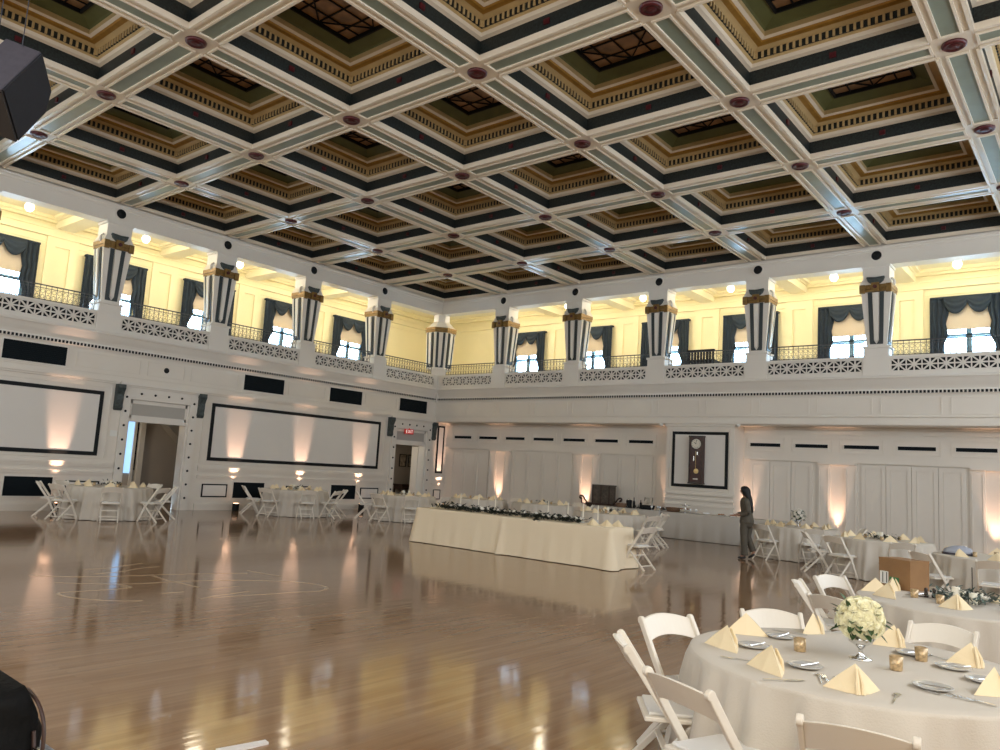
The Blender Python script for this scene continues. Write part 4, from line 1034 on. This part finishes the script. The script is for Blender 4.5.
for k in range(26):
    if first is None: o = rm.build('rose', M['whitepetal'], t, smooth=True, recalc=False); first = o
    else: o = first.copy(); COL.objects.link(o)
    o.location = (-1.9+3.7*(k/25)**.75, rnd.uniform(-.12, .05), .085+rnd.uniform(0, .03)); o.rotation_euler = (rnd.uniform(-.9, .3), rnd.uniform(-.6, .6), rnd.random()*6); o.scale = (1.05,)*3
def make_taper():
    t = thing('taper_candle', 'taper', 'candle')
    m = MB(); m.lathe([(0, 0), (.045, 0), (.045, .006), (.012, .014), (.010, .06), (.016, .07), (.014, .08), (0, .08)], 14); m.build('holder', M['glassware'], t, smooth=True)
    m = MB(); m.lathe([(0, .06), (.0115, .06), (.009, .36), (0, .37)], 10); m.build('candle', M['candle'], t)
    return t
TP = Kind(make_taper())
for q, (x, dy) in enumerate(((9.55, -8.86), (10.1, -8.88), (10.55, -8.84), (12.0, -8.90), (12.45, -8.84), (12.85, -8.9), (13.15, -8.83))):
    TP.put((x, dy, .753), 0, 'ivory taper candle behind the head table garland, %s from its left end' % ORD[q], 'tapers on the head table')
for q, (x, y) in enumerate(((8.98, -8.95), (13.3, -9.25), (13.55, -9.15), (13.66, -8.92))):
    NAP.put((x, y, .753), .3*q, ['folded ivory napkin at the left end of the head table', 'folded ivory napkin on the head table just right of the garland', 'folded ivory napkin on the right end of the head table, second from the corner', 'folded ivory napkin on the right end of the head table, nearest the corner'][q], 'napkins on the head table')
CH.put((14.02, -8.80, 0), PI/2-.12, 'white folding chair at the right end of the head table', 'chairs at the head table')
CH.put((12.15, -4.95, 0), math.radians(70), 'white folding chair standing between the head table and the buffet', 'chairs behind the head table')
CH.put((12.0, -4.2, 0), math.radians(100), 'white folding chair half hidden beside the table behind the head table', 'chairs behind the head table')

# ------------------------------------------------------------------ buffet along the clock wall
for q, (a, b_, lab) in enumerate(((8.05, 10.49, 'left'), (10.52, 12.96, 'middle'), (12.99, 14.2, 'right'))):
    t = thing('buffet_table', '%s one of the three cloth-covered buffet tables under the clock' % lab, 'table', ((a+b_)/2, -.62, 0)); L = (b_-a)/2-.05
    m = MB(); m.box((-L, -.35, .715), (L, .35, .745)); m.build('tabletop', M['brownwood'], t)
    for sx in (-L+.1, L-.1):
        for sy in (-.3, .3): m = MB(); m.tube([(sx, sy, 0), (sx, sy, .715)], .016, 8); m.build('leg', M['silver'], t)
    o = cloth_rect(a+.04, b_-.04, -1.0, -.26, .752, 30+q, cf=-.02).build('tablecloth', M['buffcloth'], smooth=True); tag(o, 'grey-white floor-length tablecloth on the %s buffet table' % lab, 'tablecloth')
H = .753
def bottle(x, y, h, lab, mt):
    m = MB(); m.lathe([(0, 0), (.035, 0), (.038, .01), (.038, h*.6), (.014, h*.76), (.013, h*.95), (.016, h), (0, h)], 14); o = m.build('bottle', M[mt], smooth=True); o.location = (x, y, H); tag(o, lab, 'bottle')
bottle(9.35, -.55, .33, 'tallest dark bottle on the left buffet table', 'black'); bottle(9.55, -.48, .27, 'shorter dark bottle beside the tallest on the left buffet table', 'black'); bottle(13.05, -.55, .20, 'small dark bottle near the standing person on the buffet', 'black')
def basket(x, y, sx, sy, lab, mt='wicker', fill='food'):
    t = thing('serving_basket', lab, 'basket', (x, y, H))
    m = MB(); m.lathe([(0, 0), (.15, 0), (.17, .02), (.20, .13), (.185, .13), (.16, .03), (0, .02)], 20); m.v = [(a*sx, b_*sy, c) for a, b_, c in m.v]; m.build('basket_body', M[mt], t, smooth=True)
    m = MB()
    for k in range(9):
        a = k*.7*2; m.lathe([(0, -.03), (.035, -.01), (.035, .015), (0, .04)], 8, (sx*.09*math.cos(a)*(k % 3)/2, sy*.09*math.sin(a)*(k % 3)/2, .10))
    m.build('contents', M[fill], t, smooth=True)
basket(8.95, -.62, .9, .8, 'dark wicker basket at the left end of the buffet'); basket(9.85, -.62, 1.3, .8, 'wide dark basket beside the bottles on the buffet', 'black', 'darkwood'); basket(10.72, -.62, 1.2, .7, 'shallow basket of bread left of the tiered stand', 'wicker', 'food')
t = thing('display_easel', 'small brown framed card on an easel, left on the buffet', 'sign stand', (9.75, -.38, H), .2)
m = MB(); m.bar((-.12, -.02, .02), (-.12, .05, .36), .02, .02); m.bar((.12, -.02, .02), (.12, .05, .36), .02, .02); m.bar((0, .17, 0), (0, .05, .34), .015, .015); m.bar((-.14, -.03, .03), (.14, -.03, .03), .02, .02); m.build('easel_frame', M['brownwood'], t)
m = MB(); m.bar((0, -.025, .04), (0, .045, .35), .26, .01, up=(0, 1, 0)); m.build('card', M['picture'], t)
greenery((9.62, -.75, H), 'dark leafy spray in front of the bottles on the buffet', 120, n=90, rad=.16, candles=0, flowers=0)
greenery((10.3, -.45, H), 'dark leafy spray beside the framed card on the buffet', 121, n=90, rad=.18, candles=0, flowers=1)
t = thing('drinks_urn', 'black drinks urn with silver lid at the left of the buffet bottles', 'urn', (9.15, -.5, H))
m = MB(); m.lathe([(0, 0), (.10, 0), (.10, .03), (.085, .05), (.095, .20), (.08, .24), (0, .24)], 18); m.build('urn_body', M['black'], t, smooth=True)
m = MB(); m.lathe([(.085, .24), (.06, .27), (.015, .28), (.012, .30), (0, .305)], 16); m.build('lid', M['silver'], t, smooth=True)
m = MB(); m.tube([(0, -.09, .06), (0, -.13, .06), (0, -.13, .03)], .01, 8); m.build('tap', M['silver'], t)
t = thing('tiered_stand', 'two-tier silver serving stand on the buffet below the clock', 'serving stand', (11.1, -.62, H))
m = MB(); m.lathe([(0, 0), (.08, 0), (.02, .02), (.012, .05), (.012, .30), (0, .32)], 12); m.build('stem', M['silver'], t, smooth=True)
for z, r in ((.09, .19), (.21, .14)): m = MB(); m.lathe([(0, z), (r, z), (r+.01, z+.02), (r, z+.015), (0, z+.006)], 24); m.build('tier', M['silver'], t, smooth=True)
m = MB()
for k in range(9): a = k*.7; m.lathe([(0, 0), (.025, .005), (.02, .03), (0, .035)], 8, (.12*math.cos(a), .12*math.sin(a), .10))
m.build('pastries', M['food'], t, smooth=True)
for q, (x, y) in enumerate(((10.1, -.8), (10.25, -.7), (10.38, -.82), (11.35, -.8), (11.48, -.7))):
    m = MB(); m.lathe([(0, 0), (.03, 0), (.004, .006), (.004, .06), (.03, .09), (.034, .14), (.031, .14), (.026, .095), (0, .07)], 12); o = m.build('glass', M['glassware'], smooth=True); o.location = (x, y, H); tag(o, 'small stemmed glass on the buffet, %s from the left' % ORD[q], 'glass', 'glasses on the buffet')
for q, (x, y) in enumerate(((11.82, -.75), (12.25, -.7), (12.62, -.75))):
    t = thing('serving_dish', ['white folded towel dish on the buffet right of the tiered stand', 'low round dish of food on the buffet, middle one right of the stand', 'low round dish of food on the buffet nearest the person'][q], 'dish', (x, y, H))
    m = MB(); m.lathe([(0, 0), (.10, 0), (.14, .03), (.135, .035), (.09, .01), (0, .008)], 20); m.build('dish', M['whitecloth'] if q == 0 else M['silver'], t, smooth=True)
    m = MB()
    for k in range(7): a = k*.9; m.lathe([(0, 0), (.03, .01), (.028, .04), (0, .055)], 8, (.07*math.cos(a), .07*math.sin(a), .012))
    m.build('food', M['phone'] if q == 0 else M['food'], t, smooth=True)
# dark console and crate by the folding doors
t = thing('console_bench', 'dark carved console with curled arms against the folding doors', 'console', (7.78, .12, 0))
m = MB(); m.box((-.50, -.22, .74), (.50, .22, .80)); m.box((-.46, -.2, .66), (.46, .2, .74)); m.build('console_top', M['darkwood'], t, bevel=.01)
for sg in (-1, 1):
    m = MB(); m.tube(curve([(sg*.48, -.1, .78), (sg*.58, -.1, .86), (sg*.68, -.1, .98), (sg*.78, -.1, 1.0), (sg*.80, -.1, .93), (sg*.72, -.1, .90)], 6), .028, 8); m.tube([(sg*.76, -.1, .96), (sg*.72, -.1, .75), (sg*.5, -.1, .72)], .022, 8); m.build('curled_arm', M['darkwood'], t, smooth=True)
    for sy in (-.17, .17): m = MB(); m.lathe([(0, 0), (.03, 0), (.022, .1), (.035, .35), (.022, .5), (.035, .66), (0, .66)], 12, (sg*.42, sy, 0)); m.build('leg', M['darkwood'], t, smooth=True)
t = thing('wooden_crate', 'dark slatted wooden chest standing on the carved console', 'chest', (7.86, .12, .80))
m = MB(); m.box((-.32, -.20, 0), (.32, .20, .58)); m.build('chest_body', M['brownwood'], t, bevel=.01)
m = MB()
for k in range(5): m.box((-.33, -.215, .02+k*.115), (.33, -.20, .11+k*.115))
m.box((-.34, -.22, .56), (.34, .21, .60)); m.build('slats', M['brownwood'], t)
m = MB(); m.box((-.34, -.222, 0), (-.29, -.21, .6)); m.box((.29, -.222, 0), (.34, -.21, .6)); m.box((-.02, -.222, 0), (.02, -.21, .6)); m.build('corner_strips', M['darkwood'], t)
# rolled cloth over the chair behind the box table
t = thing('folded_jacket', 'pale blue-grey bundle of cloth lying on the table right of the box', 'cloth bundle', (19.02, -7.15, .753))
m = MB(); n = 14
m.lathe([(0, 0), (.17, 0), (.20, .04), (.18, .10), (.08, .14), (0, .145)], 18); m.v = [(x*1.1, y*.8, z+.012*math.sin(9*x+7*y)*(z > .02)) for x, y, z in m.v]; m.build('bundle', M['bluegrey'], t, smooth=True)
m = MB(); m.lathe([(.19, .0), (.21, .0), (.215, .03), (.19, .035)], 18); m.v = [(x*1.1, y*.8, z) for x, y, z in m.v]; m.build('dark_band', M['speaker'], t, smooth=True)

# ------------------------------------------------------------------ standing person
def skin_mesh(name, joints, edges, m, parent, sub=2, root=0):
    me = bpy.data.meshes.new(name); me.from_pydata([j[0] for j in joints], edges, []); me.materials.append(m)
    o = bpy.data.objects.new(name, me); COL.objects.link(o)
    o.modifiers.new('skin', 'SKIN').use_smooth_shade = True
    if not me.skin_vertices: 
        bpy.context.view_layer.objects.active = o; bpy.ops.mesh.customdata_skin_add()
    for i, j in enumerate(joints):
        r = j[1]; me.skin_vertices[0].data[i].radius = r if isinstance(r, tuple) else (r, r); me.skin_vertices[0].data[i].use_root = (i == root)
    sb = o.modifiers.new('sub', 'SUBSURF'); sb.levels = sub; sb.render_levels = sub
    if parent: o.parent = parent
    return o
PX, PY = 14.42, -4.40
# local frame: +x = screen right, +y = away from the camera
pa = math.atan2(PY-CAM.y, PX-CAM.x)-PI/2
t = thing('person', 'person with long black hair in an olive-grey suit walking left, holding a white paper', 'person', (PX, PY, 0), pa)
hip = (0, 0, .86)
J = [(hip, (.13, .10)), ((.0, 0, 1.02), (.105, .085)), ((-.015, 0, 1.18), (.13, .095)), ((-.03, 0, 1.31), (.12, .08)), ((-.035, 0, 1.38), (.05, .05)), ((-.05, .0, 1.45), (.05, .055)),
     ((-.07, 0, 1.52), (.08, .095)), ((-.065, 0, 1.60), (.07, .08)),
     ((-.06, -.07, .83), (.085, .085)), ((-.055, -.075, .47), (.058, .06)), ((-.04, -.075, .09), (.038, .038)), ((-.13, -.08, .04), (.035, .03)),
     ((.05, .08, .83), (.085, .085)), ((.04, .085, .50), (.058, .06)), ((.16, .09, .17), (.038, .038)), ((.13, .09, .08), (.03, .03)),
     ((-.03, -.15, 1.30), (.055, .055)), ((.04, -.19, 1.08), (.042, .042)), ((-.12, -.16, 1.0), (.033, .033)), ((-.20, -.12, .985), (.026, .02)),
     ((-.04, .15, 1.30), (.055, .055)), ((-.02, .19, 1.07), (.042, .042)), ((-.18, .12, .99), (.033, .033)), ((-.26, .09, .975), (.026, .02))]
Eg = [(0, 1), (1, 2), (2, 3), (3, 4), (4, 5), (5, 6), (6, 7), (0, 8), (8, 9), (9, 10), (10, 11), (0, 12), (12, 13), (13, 14), (14, 15), (3, 16), (16, 17), (17, 18), (18, 19), (3, 20), (20, 21), (21, 22), (22, 23)]
def fingers(J, E, base, dirx):
    b_ = Vector(J[base][0])
    for k, dy in enumerate((-.030, -.010, .010, .030)):
        i = len(J); L = (.055, .065, .062, .05)[k]
        J += [((b_.x+dirx*.035, b_.y+dy, b_.z), (.0095, .0095)), ((b_.x+dirx*(.035+L*.6), b_.y+dy, b_.z-.008), (.008, .008)), ((b_.x+dirx*(.035+L), b_.y+dy*.9, b_.z-.028), (.007, .007))]
        E += [(base, i), (i, i+1), (i+1, i+2)]
    i = len(J); J += [((b_.x+dirx*.01, b_.y-.035*1, b_.z+.02), (.010, .010)), ((b_.x+dirx*.045, b_.y-.03, b_.z+.035), (.008, .008))]; E += [(base, i), (i, i+1)]
fingers(J, Eg, 19, -1); fingers(J, Eg, 23, -1)
# nose and chin
i = len(J); J += [((-.155, 0, 1.535), (.014, .014))]; Eg += [(6, i)]
skin_mesh('body', J, Eg, M['skin'], t)
def loft(m, secs, n=20):   # sections: (cx, cy, z, rx, ry)
    vs = []; fs = []
    for cx, cy, z, rx, ry in secs: vs += [(cx+rx*math.cos(2*PI*k/n), cy+ry*math.sin(2*PI*k/n), z) for k in range(n)]
    for i in range(len(secs)-1): fs += [(i*n+k, i*n+(k+1) % n, (i+1)*n+(k+1) % n, (i+1)*n+k) for k in range(n)]
    fs += [tuple(range(n))[::-1], tuple((len(secs)-1)*n+k for k in range(n))]
    return m.add(vs, fs)
m = MB(); loft(m, [(.0, 0, .80, .155, .19), (.0, 0, .86, .16, .19), (.0, 0, .98, .135, .155), (-.01, 0, 1.08, .125, .145), (-.02, 0, 1.20, .135, .17), (-.03, 0, 1.30, .125, .185), (-.035, 0, 1.36, .10, .15), (-.04, 0, 1.40, .06, .07)])
m.tube(curve([(-.03, -.15, 1.33), (.0, -.20, 1.22), (.03, -.22, 1.08), (-.04, -.20, 1.03), (-.13, -.165, 1.0)], 4), [.072]*5+[.066]*4+[.058]*4+[.05]*4, 12)
m.tube(curve([(-.04, .15, 1.33), (-.03, .20, 1.22), (-.02, .21, 1.07), (-.10, .17, 1.02), (-.19, .125, .99)], 4), [.072]*5+[.066]*4+[.058]*4+[.05]*4, 12)
m.build('suit_jacket', M['suit'], t, smooth=True)
m = MB(); loft(m, [(0, 0, .72, .12, .16), (0, 0, .80, .15, .18), (0, 0, .92, .14, .165), (0, 0, .97, .13, .155)])
m.tube(curve([(-.03, -.08, .86), (-.06, -.08, .66), (-.055, -.078, .47), (-.045, -.076, .28), (-.03, -.075, .09)], 4), [.108, .106, .10, .094, .09, .086, .082, .08, .08, .078, .076, .074, .072, .072, .072, .074, .076], 14)
m.tube(curve([(.03, .08, .86), (.045, .085, .68), (.03, .09, .50), (.09, .09, .34), (.15, .09, .18)], 4), [.108, .106, .10, .094, .09, .086, .082, .08, .08, .078, .076, .074, .072, .072, .072, .074, .076], 14)
m.build('trousers', M['suit'], t, smooth=True)
m = MB(); loft(m, [(.10, 0, 1.02, .02, .05), (.105, 0, 1.08, .04, .085), (.09, 0, 1.18, .05, .11), (.065, 0, 1.30, .06, .12), (.03, 0, 1.40, .075, .115), (-.01, 0, 1.46, .09, .11), (-.03, 0, 1.53, .105, .112), (-.045, 0, 1.59, .105, .108), (-.055, 0, 1.635, .075, .08), (-.055, 0, 1.655, .03, .03)])
m.build('hair', M['hair'], t, smooth=True)
for pts in ([((-.00, -.075, .05), (.040, .045)), ((-.08, -.078, .04), (.042, .036)), ((-.19, -.08, .025), (.036, .022))], [((.18, .09, .14), (.040, .045)), ((.13, .09, .08), (.042, .034)), ((.04, .09, .03), (.036, .024))]):
    skin_mesh('shoe', pts, [(0, 1), (1, 2)], M['shoe'], t)
m = MB(); q = Vector((-.33, .0, .985)); m.box((-.36, -.15, .935), (-.24, -.02, .945)); m.box((-.375, .02, .995), (-.25, .11, 1.003)); o = m.build('held_paper', M['phone'])
o.location = (PX, PY, 0); o.rotation_euler = (0, 0, pa); tag(o, 'white paper and card held in the hands of the standing person', 'paper')

# ------------------------------------------------------------------ floor emblem
EMB = {'arc': [[(10.23, -17.81), (10.5, -17.53), (10.69, -17.17), (10.81, -16.76), (10.9, -16.34), (10.96, -16.16), (11.02, -15.97), (11.18, -15.57), (11.3, -15.33)],
 [(10.91, -17.76), (11.1, -17.57), (11.31, -17.28), (11.45, -16.94), (11.49, -16.65), (11.51, -16.47), (11.64, -16.09), (11.84, -15.68), (12.14, -15.32), (12.4, -15.14), (12.66, -15.08), (12.89, -15.15), (13.03, -15.41), (12.95, -15.65), (12.89, -16.04), (12.81, -16.39), (12.77, -16.74)],
 [(11.4, -17.2), (11.65, -17.18), (11.69, -17.41), (11.64, -17.79), (11.63, -17.96), (11.71, -18.03), (11.94, -18.01), (12.23, -17.86), (12.43, -17.67), (12.53, -17.46)],
 [(10.0, -17.06), (10.01, -16.75), (9.76, -16.12)], [(10.44, -17.1), (10.41, -16.75), (10.23, -16.4), (10.16, -16.06)],
 [(10.93, -16.54), (11.46, -16.57), (11.63, -16.53), (11.85, -16.52), (12.05, -16.5)], [(12.23, -17.09), (12.24, -16.81)], [(12.23, -16.48), (12.2, -16.03)], [(12.76, -16.9), (12.65, -16.55), (12.6, -16.15)], [(11.07, -15.19), (11.4, -15.14), (11.74, -15.09)]]}
m = MB()
for pl in EMB['arc']:
    P = curve([(x, y, .0) for x, y in pl], 5); vs = []
    for i, p in enumerate(P):
        d = (P[min(i+1, len(P)-1)]-P[max(i-1, 0)]).normalized(); s_ = Vector((-d.y, d.x, 0))*.019
        vs += [p+s_+Vector((0, 0, .0015)), p-s_+Vector((0, 0, .0015)), p+s_+Vector((0, 0, -.003)), p-s_+Vector((0, 0, -.003))]
    n = len(P)
    m.add(vs, [f for i in range(n-1) for f in ((4*i, 4*i+1, 4*i+5, 4*i+4), (4*i, 4*i+4, 4*i+6, 4*i+2), (4*i+1, 4*i+3, 4*i+7, 4*i+5), (4*i+2, 4*i+6, 4*i+7, 4*i+3))])
tag(m.build('floor_emblem', M['marking']), 'pale curved line emblem inlaid in the open dance floor', 'floor marking')

# ------------------------------------------------------------------ stage corner, bag, tape strip
t = thing('stage_platform', 'low wooden stage corner with grey carpet nosing at the bottom left', 'stage', (17, -23.0, 0))
m = MB(); m.box((-8.9, -2.8, .0), (8.9, 2.72, .28)); m.build('stage_deck', M['stagewood'], t)
m = MB(); m.box((-8.9, 2.70, .0), (8.9, 2.80, .30)); m.build('carpet_nosing', M['carpet'], t, bevel=.01)
t = thing('equipment_bag', 'black nylon bag with a buckled strap at the bottom left corner', 'bag', (16.92, -20.44, .28), .04)
m = MB(); n = 26; vs = []; rows = 14
rn = random.Random(4)
for r in range(rows+1):
    f = r/rows; zz = .31*f
    sc = (1-.10*max(0, f-.45)) if f < 1 else .88
    for k in range(n):
        a = 2*PI*k/n; e = .55
        cx = math.copysign(abs(math.cos(a))**e, math.cos(a)); sy = math.copysign(abs(math.sin(a))**e, math.sin(a))
        wr = 1+.03*math.sin(5*a+f*9)+.03*math.sin(11*a-f*5)
        vs.append((.42*cx*sc*wr, .20*sy*(1-.5*f*f)*wr, zz+.02*math.sin(4*a)*f))
fs = [(r*n+k, r*n+(k+1) % n, (r+1)*n+(k+1) % n, (r+1)*n+k) for r in range(rows) for k in range(n)]+[tuple(range(n)), tuple(rows*n+k for k in range(n))]
m.add(vs, fs); m.build('bag_body', M['bag'], t, smooth=True)
m = MB(); m.tube(curve([(.25, .12, .28), (.42, .10, .26), (.50, .10, .18), (.51, .10, .06), (.45, .10, .04), (.41, .10, .14)], 6), .009, 6); m.build('strap', M['strap'], t, smooth=True)
m = MB(); frame(m, .44, .53, .03, .08, .008, .09, .11); m.build('buckle', M['silver'], t)
m = MB()
for z in (.08, .12, .16): m.tube(curve([(-.38, .195-z*.3, z), (0, .205-z*.3, z+.02), (.30, .19-z*.3, z+.03)], 5), .004, 5)
m.build('piping', M['speaker'], t)
m = MB(); m.prism([(17.04, -19.22), (17.10, -18.93), (17.15, -18.94), (17.13, -19.22)], 0.0, .012, axis='z'); tag(m.build('tape_strip', M['tape']), 'short white strip on the floor at the bottom edge of the photo', 'strip')

# ------------------------------------------------------------------ hanging loudspeaker, top left
t = thing('hanging_loudspeaker', 'dark loudspeaker hung on wires at the top left corner', 'loudspeaker')
K = Vector((14.37, -19.998, 4.441))
e1 = Vector((-.107, .272, .485)); e2 = Vector((-.355, .26, -.246)); e3 = Vector((-.154, -.126, .066))*1.6
vs = [K, K+e1, K+e2, K+e1+e2, K+e3, K+e1+e3, K+e2+e3, K+e1+e2+e3]
n1, n2, n3 = e1.normalized(), e2.normalized(), e3.normalized()
m = MB()
P = lambda a, b_, c: K+e1*a+e2*b_+e3*c
def hexa(m, a0, a1, b0, b1, c0, c1, ch=0, mi=0):
    q = [(a0, b0), (a1, b0), (a1, b1-ch), (a1-ch, b1), (a0, b1)] if ch else [(a0, b0), (a1, b0), (a1, b1), (a0, b1)]
    n = len(q); m.add([P(a, b_, c0) for a, b_ in q]+[P(a, b_, c1) for a, b_ in q], [tuple(range(n)), tuple(range(n, 2*n))]+[(i, (i+1) % n, n+(i+1) % n, n+i) for i in range(n)], mi)
hexa(m, 0, 1, 0, 1, .04, 1, .25); m.build('cabinet', M['speaker'], t, bevel=.008)
m = MB(); hexa(m, .02, .98, .02, .98, -.02, .04, .25); m.build('front_grille', M['speakerfront'], t)
m = MB(); hexa(m, -.03, .0, .02, .98, 0, 1); m.build('end_plate', M['speakerend'], t)
m = MB(); c = P(-.06, .35, .45); m.tube([c, c+n1*.05], .03, 12); m.build('pole_knob', M['speaker'], t, smooth=True)
for a, c in ((.55, .8), (.95, .5)):
    m = MB(); p = P(a, 0, c); m.tube([p, (p.x, p.y, 8.35)], .004, 5); m.build('hanging_wire', M['iron'], t)
